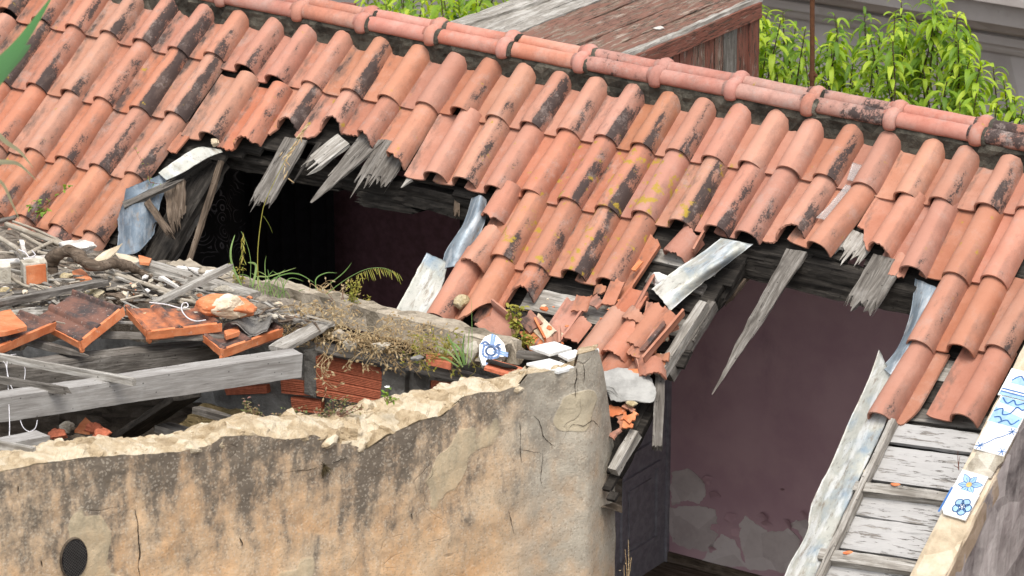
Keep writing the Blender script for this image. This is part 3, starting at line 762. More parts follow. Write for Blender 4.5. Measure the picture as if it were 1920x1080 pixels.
for k in range(len(cx)):
    x1 = cx[k]; x0 = cx[k-1]-.03 if k else x1-.46
    t = empty('ridge_tile', (x0, 0, .03), None, 'ridge tile', 'ridge caps along the roof crest')
    t['label'] = desc[k].format(tone[k])
    rs = random.Random(k); M = Matrix.Translation((x0, rs.uniform(-.004, .004), .0)) @ Matrix.Rotation(rs.uniform(-.006, .006)+.012, 4, 'Y') @ Matrix.Rotation(rs.uniform(-.012, .012), 4, 'Z')
    V, F = shell(ridge_prof(1.0), 0, x1-x0+.02, .013, seed=k)
    o = obj('cap_body', V, F, RIDGE, M, t, True); o['stain'] = soot[k]; o['lichen'] = .05
    V, F = shell(ridge_prof(1.22), x1-x0-.014, x1-x0+.050, .022, 8, seed=k+40, bulge=.014)
    o = obj('collar', V, F, RIDGE, M, t, True); o['stain'] = soot[k]*.6; o['lichen'] = .1
    if k in (2, 3, 4, 5, 8, 10):
        b = MB(); V, F = shell(ridge_prof(1.10), x1-x0+.040, x1-x0+.070, .012, 6, seed=k+80, bulge=.004)
        b.add([M @ (v + Vector((.012*nz(v*1.0, 30, k), .005*nz(v, 45, k+1), .006*nz(v, 45, k+2)))) for v in map(Vector, V)], F)
        b.build('mortar_bead', MORTAR, t)
# ================================================================== helpers for sheets and stones
def slab(G, th, nrm=None):
    """closed thin sheet from a grid of points"""
    nr, nc = len(G), len(G[0]); V = [Vector(v) for r in G for v in r]; Nn = []
    for i in range(nr):
        for j in range(nc):
            a = Vector(G[min(i+1, nr-1)][j]) - Vector(G[max(i-1, 0)][j]); b_ = Vector(G[i][min(j+1, nc-1)]) - Vector(G[i][max(j-1, 0)][j] if False else G[i][max(j-1, 0)])
            n = a.cross(b_); n = n.normalized() if n.length > 1e-9 else Vector((0, 0, 1)); Nn.append(n)
    if sum((n.dot(CAM - v) for n, v in zip(Nn, V))) < 0: Nn = [-n for n in Nn]; flip = True
    else: flip = False
    S = len(V); V2 = V + [v - n*th for v, n in zip(V, Nn)]; F = []
    for i in range(nr-1):
        for j in range(nc-1):
            a = i*nc+j; f = (a, a+nc, a+nc+1, a+1); g = (S+a, S+a+1, S+a+nc+1, S+a+nc)
            F += [f[::-1], g[::-1]] if flip else [f, g]
    per = [(0, j) for j in range(nc)] + [(i, nc-1) for i in range(1, nr)] + [(nr-1, j) for j in range(nc-2, -1, -1)] + [(i, 0) for i in range(nr-2, 0, -1)]
    ids = [i*nc+j for i, j in per]
    for k in range(len(ids)):
        a, c = ids[k], ids[(k+1) % len(ids)]; f = (a, S+a, S+c, c); F.append(f[::-1] if flip else f)
    return V2, F
def sheet(name, rows, mat, n=8, m=6, th=.0015, wob=.006, seed=0, edge=.004, label=None, cat=None, parent=None, smooth=True, group=None):
    """rows: list of rows of 3-D points; Catmull-Rom in both directions"""
    R2 = [spline(r, m) for r in rows]; G = []
    for j in range(len(R2[0])): G.append(spline([r[j] for r in R2], n))
    nr, nc = len(G), len(G[0])
    cen = sum((v for r in G for v in r), Vector())/(nr*nc)
    for i in range(nr):
        for j in range(nc):
            v = G[i][j]; d = wob*nz(v - cen, 9, seed) + wob*.4*nz(v - cen, 28, seed+1); v = v + (CAM-v).normalized()*d
            if i in (0, nr-1) or j in (0, nc-1): v = v + (v-cen).normalized()*edge*(nz(v-cen, 45, seed+2)+.8*nz(v-cen, 110, seed+3))
            G[i][j] = v
    V, F = slab(G, th); M = frame(cen, Vector(rows[-1][0])-Vector(rows[0][0]), CAM-cen)
    o = obj(name, world_to_local(V, M), F, mat, M, parent, smooth); return tag(o, label, cat, group)
def rock_mesh(size, seed, sub=3, rough=.35, cuts=7):
    V0, F = ico(sub); rs = random.Random(seed); planes = []
    for k in range(cuts):
        d = Vector((rs.gauss(0, 1), rs.gauss(0, 1), rs.gauss(0, 1))).normalized(); planes.append((d, rs.uniform(.45, .82)))
    V = []
    for v in V0:
        r = 1.0
        for d, h in planes:
            q = v.dot(d)
            if q > h: r = min(r, h/q)
        r *= 1 + rough*.30*nz(v, 2.2, seed) + rough*.16*nz(v, 6, seed+1) + rough*.08*nz(v, 15, seed+2)
        V.append(Vector((v.x*size[0], v.y*size[1], v.z*size[2]))*r)
    return V, F
def rock(name, c, size, mat, seed, x=None, up=None, label=None, cat=None, group=None, parent=None, sub=3, rough=.45, cuts=8, smooth=False):
    V, F = rock_mesh(size, seed, sub, rough, cuts); M = frame(c, x or RT, up or Vector((0, 0, 1)))
    o = obj(name, V, F, mat, M, parent, smooth); return tag(o, label, cat, group)
def ribbon(pts, wd, nrm, lift=.002):
    b = MB(); P = [Vector(p) + Vector(nrm)*lift for p in pts]; G = []
    for i, p in enumerate(P):
        t = (P[min(i+1, len(P)-1)]-P[max(i-1, 0)]).normalized(); s = t.cross(Vector(nrm)).normalized()
        w_ = wd[i] if isinstance(wd, (list, tuple)) else wd
        G.append([p - s*w_/2, p + s*w_/2])
    return b.quadgrid(G)
# ================================================================== foreground plastered wall
WALL = empty('plastered_wall', WK + Vector((0, 0, -2)), 'ochre plastered garden wall with broken pale stone crest and black stains', 'wall')
TOPP = [(-60, 895), (0, 886), (60, 872), (110, 866), (200, 856), (270, 851), (330, 848), (390, 838), (420, 820), (480, 816), (530, 824), (590, 816), (640, 832), (690, 842), (722, 818), (780, 792), (830, 780), (872, 746), (905, 736), (940, 736), (975, 722), (990, 700), (1040, 694), (1078, 690), (1082, 664), (1122, 655), (1130, 690), (1137, 735), (1146, 790), (1152, 840), (1153, 900)]
CREST = [(-60, 862), (0, 853), (50, 840), (110, 829), (180, 821), (250, 824), (310, 817), (345, 812), (370, 798), (405, 790), (440, 779), (500, 781), (560, 775), (600, 784), (650, 768), (700, 750), (740, 744), (800, 733), (850, 719), (875, 712), (910, 712), (950, 704), (985, 694)]
WM = frame(W1(600, 1000), WDIR, (0, 0, 1))
def wall_pt(x, y, seed=11):
    back = 0
    if x > 1095: back = .16*(1-math.cos(min(1, (x-1095)/58)*math.pi/2))
    back += -.05*math.exp(-((x-1110)/45)**2) if x > 960 else 0
    p = W1(x, y, back); q = p - WM.translation
    d = .014*nz(q, 3, seed) + .006*nz(q, 11, seed+1) + .003*nz(q, 34, seed+2)
    return p + WNR*d
xs_ = [-60 + i*5.2 for i in range(int(1212/5.2)+1)] + [1152.5]
V = []; F = []; below = []; grey = []; nrow = 62
for x in xs_:
    yt = interp(x, TOPP); pt_ = wall_pt(x, yt)
    yt += (2.4*nz((x*.06, 0, 0), 1, 4) + 1.6*nz((x*.2, 0, 0), 1, 5)) if x < 1100 else .8*nz((x*.2, 0, 0), 1, 5)
    for j in range(nrow):
        f = (j/(nrow-1))**1.25; y = yt + (1150-yt)*f; p = wall_pt(x, y); V.append(p)
        below.append((y-yt)/FPX*15.5*1.05); grey.append(max(0, min(1, (x-925)/90)) * (1 if x > 965 else .8))
nc = len(xs_)
for i in range(nc-1):
    for j in range(nrow-1): F.append((i*nrow+j, i*nrow+j+1, (i+1)*nrow+j+1, (i+1)*nrow+j))
b0 = len(V)                                       # return of the wall end
for j in range(nrow): V.append(V[(nc-1)*nrow+j] - WNR*.30 - WDIR*.01); below.append(.6); grey.append(1)
for j in range(nrow-1): F.append(((nc-1)*nrow+j, (nc-1)*nrow+j+1, b0+j+1, b0+j))
me = mesh('plaster_face', world_to_local(V, WM), F, PLASTER, True)
for nm, vals in (('below', below), ('grey', grey)):
    a = me.attributes.new(nm, 'FLOAT', 'POINT'); a.data.foreach_set('value', vals)
link('plaster_face', me, WM, WALL)
# broken rubble core on top
G = []
for k in range(330):
    x = -60 + k*(1120+60)/329
    yt = interp(x, TOPP) + 1.5; yc = interp(x, CREST) if x < 985 else interp(x, TOPP) - 3
    p0 = wall_pt(x, yt) - WNR*.004; p0b = wall_pt(x, yt+4) - WNR*.02
    pc = W1(x, yc, .22)
    row = [p0b]
    for t, up_, bk in ((.0, .0, .012), (.18, .012, .0), (.36, .020, 0), (.55, .022, 0), (.75, .020, 0), (.9, .012, 0), (1.0, .0, 0)):
        row.append(p0.lerp(pc, t) + Vector((0, 0, up_)) - WNR*bk)
    row += [pc - WNR*.05 - Vector((0, 0, .02)), pc - WNR*.10 - Vector((0, 0, .10)), pc - WNR*.12 - Vector((0, 0, .7))]
    out = []
    for i, q in enumerate(row):
        r = q - WM.translation; amp = .0 if i == 0 else (.4 if i == 1 else 1.0)
        cell = mn.cell(r*11)-.5
        vd = mn.voronoi(Vector((r.x, r.y*.9, r.z*1.2))*13)[0]; vd2 = mn.voronoi(r*34)[0]
        d = .62*amp*(.016*nz(r, 7, 2) + .055*(.45-vd[0])*min(1, (vd[1]-vd[0])*4+.25) + .016*(.45-vd2[0]) + .005*nz(r, 48, 6))
        out.append(q + Vector((0, 0, 1))*d + WNR*d*.4)
    G.append(out)
b = MB(); b.quadgrid(G)
rs = random.Random(5)
for k in range(360):                              # the stones of the core, bedded in its mortar
    x = rs.uniform(-40, 985); t_ = rs.uniform(.12, 1.02); y = interp(x, TOPP)*(1-t_) + interp(x, CREST)*t_
    s = rs.choice([.012, .016, .022, .03, .045])*rs.uniform(.8, 1.2)
    V, F = rock_mesh((s*1.4, s*1.1, s*.75), 300+k, 3 if s > .03 else 2, .55, 8)
    Mx = frame(W1(x, y, .01+.20*t_) - Vector((0, 0, s*.30)), WDIR + Vector((rs.gauss(0, .4), rs.gauss(0, .4), rs.gauss(0, .25))), (rs.gauss(0, .3), rs.gauss(0, .3), 1)); b.add([Mx @ v for v in V], F)
b.build('rubble_core', CORE, WALL, False, WM)
# vent with wire mesh
vc = W1(137, 1046); b = MB(); n = 28; P = []
def oval(r, lift, k): 
    q = 2*math.pi*k/n; return vc + WDIR*math.cos(q)*.062*r + Vector((0, 0, 1))*math.sin(q)*.088*r + WNR*lift
b.add([vc + WNR*.012] + [oval(.97, .012, k) for k in range(n)], [(0, 1+k, 1+(k+1) % n) for k in range(n)]); b.build('vent_dark_disc', BLACK, WALL)  # solid black disc instead of a hole, paints in its darkness
b = MB(); G = [[oval(r, l, k % n) for r, l in ((1.05, .002), (1.01, .013), (.96, .011))] for k in range(n+1)]; b.quadgrid(G); b.build('vent_rim', EARTH, WALL)
b = MB()
for k in range(-9, 10):
    for sgn in (1, -1):
        o_ = k*.0135; pts = []
        for t in range(-12, 13):
            u_, v_ = o_ + t*.0072, sgn*t*.0072
            if (u_/.060)**2 + (v_/.086)**2 < 1: pts.append(vc + WDIR*u_ + Vector((0, 0, 1))*v_ + WNR*.0135)
        if len(pts) > 1: b.tube([pts[0], pts[-1]], .0011, 4)
b.build('vent_mesh', fixed('dark_wire', (.05, .045, .04), .6, .3), WALL)
# cracks
CRK = fixed('crack_gap', (.045, .034, .025), 1, 0)
for pts, wd in [([(1079, 690), (1080, 705), (1077, 722), (1079, 745)], .010), ([(1092, 682), (1095, 700), (1094, 720)], .006), ([(1064, 811), (1070, 800), (1078, 796), (1092, 799), (1103, 793), (1111, 789), (1120, 797), (1124, 803)], .008), ([(975, 790), (976, 815), (974, 845), (976, 868)], .007), ([(1000, 778), (1012, 792), (1018, 815), (1030, 830), (1040, 837)], .007), ([(1018, 848), (1015, 870), (1013, 895), (1015, 912)], .006), ([(975, 842), (995, 846), (1016, 850)], .005), ([(253, 955), (257, 985), (258, 1010), (261, 1035), (258, 1062), (264, 1090)], .012), ([(530, 886), (556, 882), (585, 880), (600, 872)], .005), ([(622, 868), (638, 862), (655, 857)], .006), ([(450, 1008), (453, 1018), (452, 1024)], .010), ([(770, 962), (772, 973)], .012), ([(33, 910), (33, 925)], .010), ([(76, 1050), (79, 1062)], .010), ([(950, 955), (956, 975), (962, 1000)], .006)]:
    P = spline([wall_pt(x, y) for x, y in pts], 6)
    P = [p + WDIR*.004*nz(p, 60, 3) + Vector((0, 0, .004*nz(p, 60, 8))) for p in P]
    n_ = len(P); ribbon(P, [wd*.62*math.sin(.25+2.7*i/(n_-1))*(.75+.8*nz(P[i], 70, 2)) for i in range(n_)], WNR, .003).build('crack', CRK, WALL)
# dead moss tuft in the crack
b = MB(); c = wall_pt(608, 874); rs = random.Random(4)
for k in range(90):
    d = (RT*rs.gauss(0, .6) + Vector((0, 0, rs.gauss(-.25, .6))) + WNR*rs.uniform(.2, .8)).normalized(); ln = rs.uniform(.015, .045)
    b.tube([c, c + d*ln*.6 + Vector((0, 0, -.004)), c + d*ln + Vector((0, 0, -.012))], [.0016, .0012, .0004], 3)
o = b.build('moss_tuft', fixed('dead_moss', (.07, .055, .03), 1, 0)); tag(o, 'dry brown moss tuft rooted in the wall crack', 'moss')
# ================================================================== low wall of the shed with brick infill
LOW = empty('low_wall', yplane(800, 680, -1.5) + Vector((0, 0, -1)), 'low rubble wall with cement coping and red hollow brick infill', 'wall')
def vb(x, y, Y=-1.50): return yplane(x, y, Y)
c0 = DP(505, 545, .05); c1 = DP(960, 662, .05)
timber('coping', c0, c1, .13, .11, COPING, DN, LOW, seed=31, rough=.016, nw=10, rag=.05)
timber('coping', DP(330, 503, .02), DP(520, 560, .03), .16, .08, COPING, DN, LOW, seed=32, rough=.016, nw=8)
# render of the wall below
def vgrid(name, mat, x0, x1, y0a, y0b, y1a, y1b, Y, amp=.012, seed=0, nu=40, nv=16, parent=None):
    G = []
    for i in range(nu+1):
        t = i/nu; x = x0+(x1-x0)*t; row = []
        for j in range(nv+1):
            f = j/nv; y = (y0a+(y0b-y0a)*t)*(1-f) + (y1a+(y1b-y1a)*t)*f; p = yplane(x, y, Y)
            row.append(p + Vector((0, -1, 0))*(amp*nz(p, 9, seed)+amp*.4*nz(p, 32, seed+1)))
        G.append(row)
    b = MB(); b.quadgrid(G); return b.build(name, mat, parent)
vgrid('cement_render', CEMENT, -60, 1110, 540, 720, 1000, 1050, -1.56, .014, 3, 70, 30, parent=LOW)
vgrid('stone_ledge', EARTH, 560, 990, 600, 690, 668, 740, -1.49, .022, 8, 60, 14, parent=LOW)
def brick(name, pts, Y, depth, mat, parent, ribs=0, label=None):
    """hollow brick face from four photo corners on a vertical plane, with grooved ribs and a top face"""
    tl, tr, br, bl = [vb(x, y, Y) for x, y in pts]; b = MB(); n = max(2, ribs*5); G = []
    for j in range(n+1):
        f = j/n; dz = .0022*(1 if (j % 2) else 0)*(1 if (j % 12) not in (0, 1) else -1.2) if ribs else 0
        G.append([tl.lerp(bl, f).lerp(tr.lerp(br, f), i/6) + Vector((0, -dz, 0)) for i in range(7)])
    b.quadgrid(G); bk = Vector((0, depth, 0))
    b.add([tl, tr, tr+bk, tl+bk], [(0, 1, 2, 3)]); b.add([tr, br, br+bk, tr+bk], [(0, 1, 2, 3)]); b.add([tl, bl, bl+bk, tl+bk], [(0, 3, 2, 1)])
    return b.build(name, mat, parent)
brick('hollow_brick', [(592, 668), (716, 697), (714, 762), (594, 742)], -1.60, .11, BRICK, LOW, 9)
brick('hollow_brick', [(526, 711), (587, 719), (588, 743), (528, 737)], -1.585, .05, BRICK, LOW, 3)
brick('hollow_brick', [(545, 745), (602, 752), (602, 775), (548, 770)], -1.585, .05, BRICK, LOW, 3)
brick('hollow_brick', [(806, 710), (868, 722), (868, 745), (806, 738)], -1.592, .09, BRICK, LOW, 3)
brick('hollow_brick', [(420, 728), (500, 722), (500, 738), (425, 741)], -1.585, .04, BRICK, LOW, 2)
def mblock(name, pts, Y, depth, mat, parent, seed):
    tl, tr, br, bl = [vb(x, y, Y) for x, y in pts]; G = []
    for j in range(9):
        G.append([])
        for i in range(9):
            p = tl.lerp(bl, j/8).lerp(tr.lerp(br, j/8), i/8); G[-1].append(p + Vector((0, -1, 0))*(.010*nz(p, 22, seed)))
    b = MB(); b.quadgrid(G); bk = Vector((0, depth, 0)); t = [r for r in G[0]]
    G2 = [[p + bk*q + Vector((0, 0, .008*nz(p + bk*q, 30, seed))) for p in t] for q in (0, .25, .5, .75, 1)]; b.quadgrid(G2)
    b.add([G[0][8], G[8][8], G[8][8]+bk, G[0][8]+bk], [(0, 1, 2, 3)]); b.add([G[0][0], G[8][0], G[8][0]+bk, G[0][0]+bk], [(0, 3, 2, 1)])
    return b.build(name, mat, parent)
mblock('mortar_post', [(571, 655), (595, 658), (593, 745), (571, 738)], -1.595, .1, CEMENT, LOW, 1)
mblock('cement_block', [(713, 692), (760, 699), (757, 765), (713, 752)], -1.60, .12, CEMENT, LOW, 2)
mblock('cement_block', [(775, 700), (806, 708), (806, 748), (776, 742)], -1.60, .10, CEMENT, LOW, 3)
mblock('cement_block', [(806, 704), (890, 712), (890, 722), (806, 712)], -1.596, .10, CEMENT, LOW, 4)
timber('embedded_timber', vb(598, 650, -1.62), vb(776, 684, -1.62), .045, .06, WGREY, (0, -1, .2), LOW, seed=35, rag=.02, rough=.004)
timber('embedded_timber', vb(768, 682, -1.64), vb(930, 722, -1.64), .05, .06, WGREY, (0, -1, .2), LOW, seed=36, rag=.03, rough=.004)
# void of the collapsed shed
FL = []
for i in range(40):
    FL.append([])
    for j in range(24):
        p = DP(-120 + i*33, 640 + j*14, -.62); FL[-1].append(p + DN*(.06*nz(p, 3, 1)+.03*nz(p, 11, 2)))
b = MB(); b.quadgrid(FL); o = b.build('shed_floor', EARTH); tag(o, kind='structure')
# ================================================================== verge of the roof at the right: gable parapet
q0 = RP(1762, 958, .055); q1 = RP(1818, 980, .055); PU0, PU1 = q0.x, q0.x + .165
G = []
for i in range(70):
    s = .55 + i*.033; row = []
    for (u, n) in ((PU0+.004, -.09), (PU0, .0), (PU0+.004, .045), (PU0+.03, .055), (PU0+.08, .056), (PU0+.13, .055), (PU1-.006, .05), (PU1, .035), (PU1, -.06)):
        r = Vector((u*10, s*10, n*10)); d = .010*nz(r, 1.1, 3) + .005*nz(r, 3.5, 5)
        row.append(roofpt(u + d*.9, s, n + d*.7))
    G.append(row)
b = MB(); b.quadgrid(G); b.build('verge_coping', VERGE, HOUSE)
G = []
for i in range(60):
    s = .3 + i*.045; row = []
    for j in range(20):
        p = roofpt(PU1-.004, s, .045) + Vector((0, 0, -.16*j)); r = p
        row.append(p + Vector((1, 0, 0))*(.014*nz(r, 4, 2)+.006*nz(r, 14, 3)))
    G.append(row)
b = MB(); b.quadgrid(G); b.build('gable_wall', GREYWALL, HOUSE, False, Matrix.Translation(roofpt(PU1, 2, 0)))
# exposed roof boards and battens at the right
for k, (a, c, wd, th_, n_, mt, sd_) in enumerate([
    ((1668, 812), (1850, 836), .104, .022, -.020, WWHITE, 1), ((1636, 868), (1822, 893), .185, .022, -.022, WWHITE, 2),
    ((1604, 915), (1795, 938), .050, .045, .012, WPALE, 3), ((1590, 943), (1778, 972), .116, .022, -.020, WWHITE, 4),
    ((1562, 996), (1745, 1022), .172, .022, -.022, WWHITE, 5), ((1538, 1042), (1718, 1068), .055, .045, .012, WPALE, 6),
    ((1520, 1082), (1708, 1108), .165, .022, -.020, WWHITE, 7), ((1490, 1140), (1680, 1165), .150, .022, -.021, WWHITE, 8),
    ((1690, 775), (1880, 800), .075, .022, -.050, WGREY, 9), ((1725, 690), (1830, 705), .12, .022, -.060, WPALE, 10),
    ((1708, 735), (1800, 748), .10, .022, -.060, WDARK, 11)]):
    timber('roof_batten' if mt is WPALE else 'roof_board', RP(*a, n_), RP(*c, n_), wd, th_, mt, RN, HOUSE, seed=sd_, rough=.004, nw=8)
timber('rafter_edging', RP(1676, 790, .02), RP(1520, 1120, .02), .028, .045, WPALE, RN, HOUSE, seed=51, rough=.005)
timber('rafter', RP(1690, 790, -.10), RP(1530, 1120, -.10), .07, .12, WGREY, RN, HOUSE, seed=52, rough=.005)
# exposed boards in the middle
for k, (a, c, wd, mt) in enumerate([((985, 560), (1160, 597), .125, WPALE), ((1040, 600), (1190, 622), .06, WDARK), ((1225, 478), (1345, 505), .075, WPALE), ((1215, 522), (1320, 545), .06, WGREY), ((1195, 545), (1315, 585), .05, WDARK), ((1240, 610), (1310, 625), .10, WGREY), ((1180, 655), (1290, 675), .10, WDARK)]):
    timber('roof_board', RP(*a, -.042), RP(*c, -.042), wd, .02, mt, RN, HOUSE, seed=60+k, rough=.004)
# ================================================================== board box behind the ridge
BX = empty('board_dormer', (.288, .25, -1.4), 'weathered board dormer with flat plank roof and peeling red side', 'dormer')
X1, ZT = .288, .024
xw = [-.70, -.52, -.41, -.24, -.02, .14, .262]
for k in range(6):
    mt = [WPALE, WPALE, WREDOLD, WREDOLD, WREDOLD, WREDOLD][k]
    timber('roof_plank', (( xw[k]+xw[k+1])/2, .14 + (.03*((k*7) % 3)), ZT-.012+.008*(k % 2)), ((xw[k]+xw[k+1])/2, 1.72, ZT-.012+.009*((k+1) % 2)), xw[k+1]-xw[k]-.014, .024, mt, (0, 0, 1), BX, seed=70+k, rough=.006, rag=.02, rag0=.03, nw=8)
timber('roof_plank', (-.77, .10, ZT+.01), (-.60, 1.7, ZT+.012), .11, .022, WPALE, (0, 0, 1), BX, seed=79, rough=.009, rag0=.06, nw=8)
timber('verge_board', (X1-.012, .12, ZT-.002), (X1-.012, 1.66, ZT-.002), .030, .03, WPALE, (0, 0, 1), BX, seed=80, rough=.006, nw=4)
timber('trim_board', (X1+.010, .14, ZT-.052), (X1+.010, 1.62, ZT-.052), .085, .022, WRED, (1, 0, 0), BX, seed=81, rough=.003)
yy = .22; k = 0; rs = random.Random(3)
while yy < 1.50:
    wd = rs.choice([.07, .095, .12, .14]); mt = [WRED, WREDOLD, WRED, WREDOLD, WGREY, WRED][k % 6]
    timber('wall_board', (X1-.012, yy+wd/2, -1.3), (X1-.012, yy+wd/2, ZT-.06), wd-.004, .02, mt, (1, 0, 0), BX, seed=90+k, rough=.003); yy += wd; k += 1
timber('corner_board', (X1-.002, 1.565, -1.3), (X1-.002, 1.565, ZT-.03), .10, .03, WRED, (1, 0, 0), BX, seed=99, rough=.003)
b = MB(); b.box(Matrix.Identity(4), (-.72, .24, -1.4), (X1-.03, 1.6, ZT-.04)); b.build('box_core', WDARK, BX)
rock('white_flake', Vector((.17, .80, ZT+.012)), (.035, .02, .010), WLUMP, 7, label='chip of white plaster lying on the red plank roof', cat='plaster chip')
B2 = empty('board_dormer', (-1.30, .62, -.40), 'dark red board wall peeping over the ridge at top edge', 'dormer')
c = yplane(652, 6, .62)
for k in (-1, 0, 1): timber('wall_board', (c.x + k*.085, .62, -.40), (c.x + k*.085, .62, c.z - .015*abs(k)), .08, .03, WRED, (.3, -1, 0), B2, seed=7+k, rough=.004)
# ================================================================== building far behind
FB = empty('masonry_building', (0, 7.3, -6), 'pale grey masonry building with moulded cornice behind the peach trees', 'building')
YF = 7.0
def zline(y1920): return yplane(1920, y1920, YF).z
b = MB(); b.box(Matrix.Identity(4), (-9, YF+.02, -6), (6, YF+3, zline(104))); b.build('wall', FARWALL, FB)
cor = [(104, .03), (96, .05), (84, .06), (82, .12), (66, .13), (64, .09), (50, .20), (46, .26), (24, .34), (20, .42), (-24, .45), (-26, .52), (-60, .52)]
G = [[Vector((x, YF - o_, zline(y))) for y, o_ in cor] + [Vector((x, YF+3, zline(-60)))] for x in (-9, 6)]
b = MB(); b.quadgrid(G); b.build('cornice', FARWALL, FB)
# ================================================================== rusty pole
P0 = yplane(1523, 150, .9); P1 = yplane(1523, -60, .9)
t = empty('rusty_pole', P0 + Vector((0, 0, -.5)), 'thin rusty iron pole standing behind the ridge', 'pole')
b = MB(); b.tube([P0 + Vector((0, 0, -.5)), P0, P1], .0125, 12); b.build('pole_shaft', IRON, t)
b = MB(); b.tube([P0 + Vector((-.02, 0, .02)), P0 + Vector((.025, 0, .03))], .010, 8); b.tube([P0 + Vector((0, 0, .0)), P0+Vector((0, 0, .045))], .017, 10); b.build('clamp', IRON, t)
# ================================================================== metal flashing
def rr(pts, n): return [RP(x, y, k) for (x, y), k in zip(pts, n if isinstance(n, (list, tuple)) else [n]*len(pts))]
# right of the left hole: rolled upper strip and flat lower sheet
sheet('flashing_sheet', [rr([(884, 372), (900, 366), (912, 374)], [-.02, .05, .0]), rr([(868, 420), (888, 410), (908, 420)], [-.02, .06, .0]), rr([(836, 470), (858, 458), (884, 466)], [-.02, .06, .0]), rr([(828, 505), (846, 500), (866, 500)], [-.02, .04, .0])], ZINC, 8, 6, wob=.014, seed=1, label='rolled grey zinc flashing strip along right edge of the left hole', cat='flashing')
sheet('flashing_sheet', [rr([(800, 474), (822, 484), (840, 492)], [-.01, .0, .01]), rr([(775, 520), (808, 532), (828, 540)], -.01), rr([(741, 584), (772, 594), (806, 602)], [-.02, -.01, -.01])], ZWHITE, 8, 6, wob=.010, seed=2, label='flat bluish metal sheet mottled white, below the rolled zinc strip', cat='flashing')
# left of the left hole
sheet('flashing_sheet', [rr([(297, 324), (330, 300), (372, 276), (414, 281)], [.05, .05, .04, .03]), rr([(304, 330), (340, 315), (380, 294), (416, 283)], [.05, .05, .04, .03]), rr([(312, 338), (345, 322), (388, 296), (417, 285)], [.04, .05, .04, .03])], ZWHITE, 5, 5, wob=.003, seed=3, label='bright folded white metal strip at upper left of the left hole', cat='flashing')
sheet('flashing_sheet', [rr([(214, 362), (240, 352), (275, 338), (302, 326)], [.03, .06, .06, .04]), rr([(216, 390), (244, 376), (276, 362), (312, 345)], [.02, .05, .03, .0]), rr([(222, 430), (246, 415), (270, 400), (300, 385)], [.02, .06, .04, -.02]), rr([(218, 478), (240, 478), (262, 470), (288, 440)], [.02, .03, .02, -.03])], ZDARK, 8, 7, wob=.014, seed=4, label='crumpled dull blue zinc sheet at left edge of the left hole', cat='flashing')
# centre
sheet('flashing_sheet', [rr([(1352, 446), (1382, 452), (1412, 458)], [.02, .05, .03]), rr([(1310, 478), (1345, 490), (1360, 498)], [.03, .09, .02]), rr([(1268, 505), (1285, 530), (1300, 545)], [.05, .08, .03]), rr([(1222, 542), (1240, 560), (1256, 584)], [.06, .08, .05])], ZWHITE, 8, 7, wob=.016, seed=5, label='bent whitish metal sheet hanging below tiles left of the right hole', cat='flashing')
# right edge of the right hole
sheet('flashing_sheet', [rr([(1716, 522), (1736, 530), (1758, 540)], [-.04, .02, .03]), rr([(1706, 590), (1722, 596), (1738, 590)], [-.05, .02, .03]), rr([(1684, 650), (1700, 648), (1712, 645)], [-.05, .03, .02]), rr([(1652, 690), (1668, 700), (1678, 712)], [-.04, .03, .02])], ZINC, 8, 6, wob=.016, seed=6, label='curled grey zinc strip along the right edge of the right hole', cat='flashing')
sheet('flashing_sheet', [rr([(1648, 655), (1664, 690), (1676, 720)], [-.05, .0, .02]), rr([(1628, 712), (1650, 740), (1668, 770)], [-.04, .0, .015]), rr([(1592, 790), (1622, 806), (1652, 812)], [-.05, .0, .015]), rr([(1560, 865), (1590, 880), (1616, 888)], [-.05, .0, .015]), rr([(1522, 945), (1552, 955), (1582, 962)], [-.05, .0, .015]), rr([(1512, 1000), (1534, 1008), (1558, 1016)], [-.05, .0, .015]), rr([(1478, 1062), (1505, 1066), (1532, 1070)], [-.05, .0, .015]), rr([(1462, 1110), (1490, 1116), (1512, 1120)], [-.05, .0, .015])], ZWHITE, 7, 6, wob=.018, seed=7, edge=.006, label='long whitewashed metal valley sheet beside the white boards', cat='flashing')
# ================================================================== broken boards hanging into the holes
HB = 'splintered boards hanging from the holes'
def hang_board(A, B, nA, nB, w, mat, label, **kw):
    a, b_ = RP(*A, nA), RP(*B, nB)
    return timber('broken_board', a, b_, w, kw.pop('t', .018), mat, kw.pop('up', RN), label=label, cat='broken board', group=HB, **kw)
hang_board((556, 262), (489, 378), -.01, .0, .135, WGREY, 'wide grey board hanging at upper left of the left hole', seed=1, rag=.05, rough=.005)
hang_board((600, 268), (548, 345), -.02, -.02, .035, WDARK, 'narrow dark splinter beside the wide grey hanging board', seed=2, taper=.25, rough=.004)
hang_board((645, 262), (582, 312), -.015, -.01, .11, WPALE, 'short pale split board between the grey boards over the left hole', seed=3, rag=.09, rough=.006)
hang_board((672, 276), (615, 330), -.015, -.01, .02, WPALE, 'thin pale splinter above the left hole', seed=4, taper=.1)
hang_board((700, 258), (583, 380), -.005, .005, .15, WGREY, 'long tapering grey spike of board in the left hole', seed=5, taper=.10, taperpow=1.1, rough=.005)
hang_board((745, 268), (700, 342), -.008, -.008, .20, WGREY, 'frayed grey board end right of the long spike', seed=6, rag=.10, rough=.007)
hang_board((858, 358), (856, 406), -.10, -.10, .03, WBROWN, 'small dark stick dangling at right end of the left hole', seed=7, rag=.04, up=CAM-RP(858, 380))
hang_board((770, 335), (752, 352), -.02, -.02, .03, WPALE, 'tiny pale splinter under the broken tile edge', seed=71, taper=.2)
hang_board((1495, 472), (1335, 740), -.02, .10, .11, WGREY, 'very long pointed plank spike hanging in the right hole', seed=8, taper=.06, taperpow=1.3, rough=.006, t=.022)
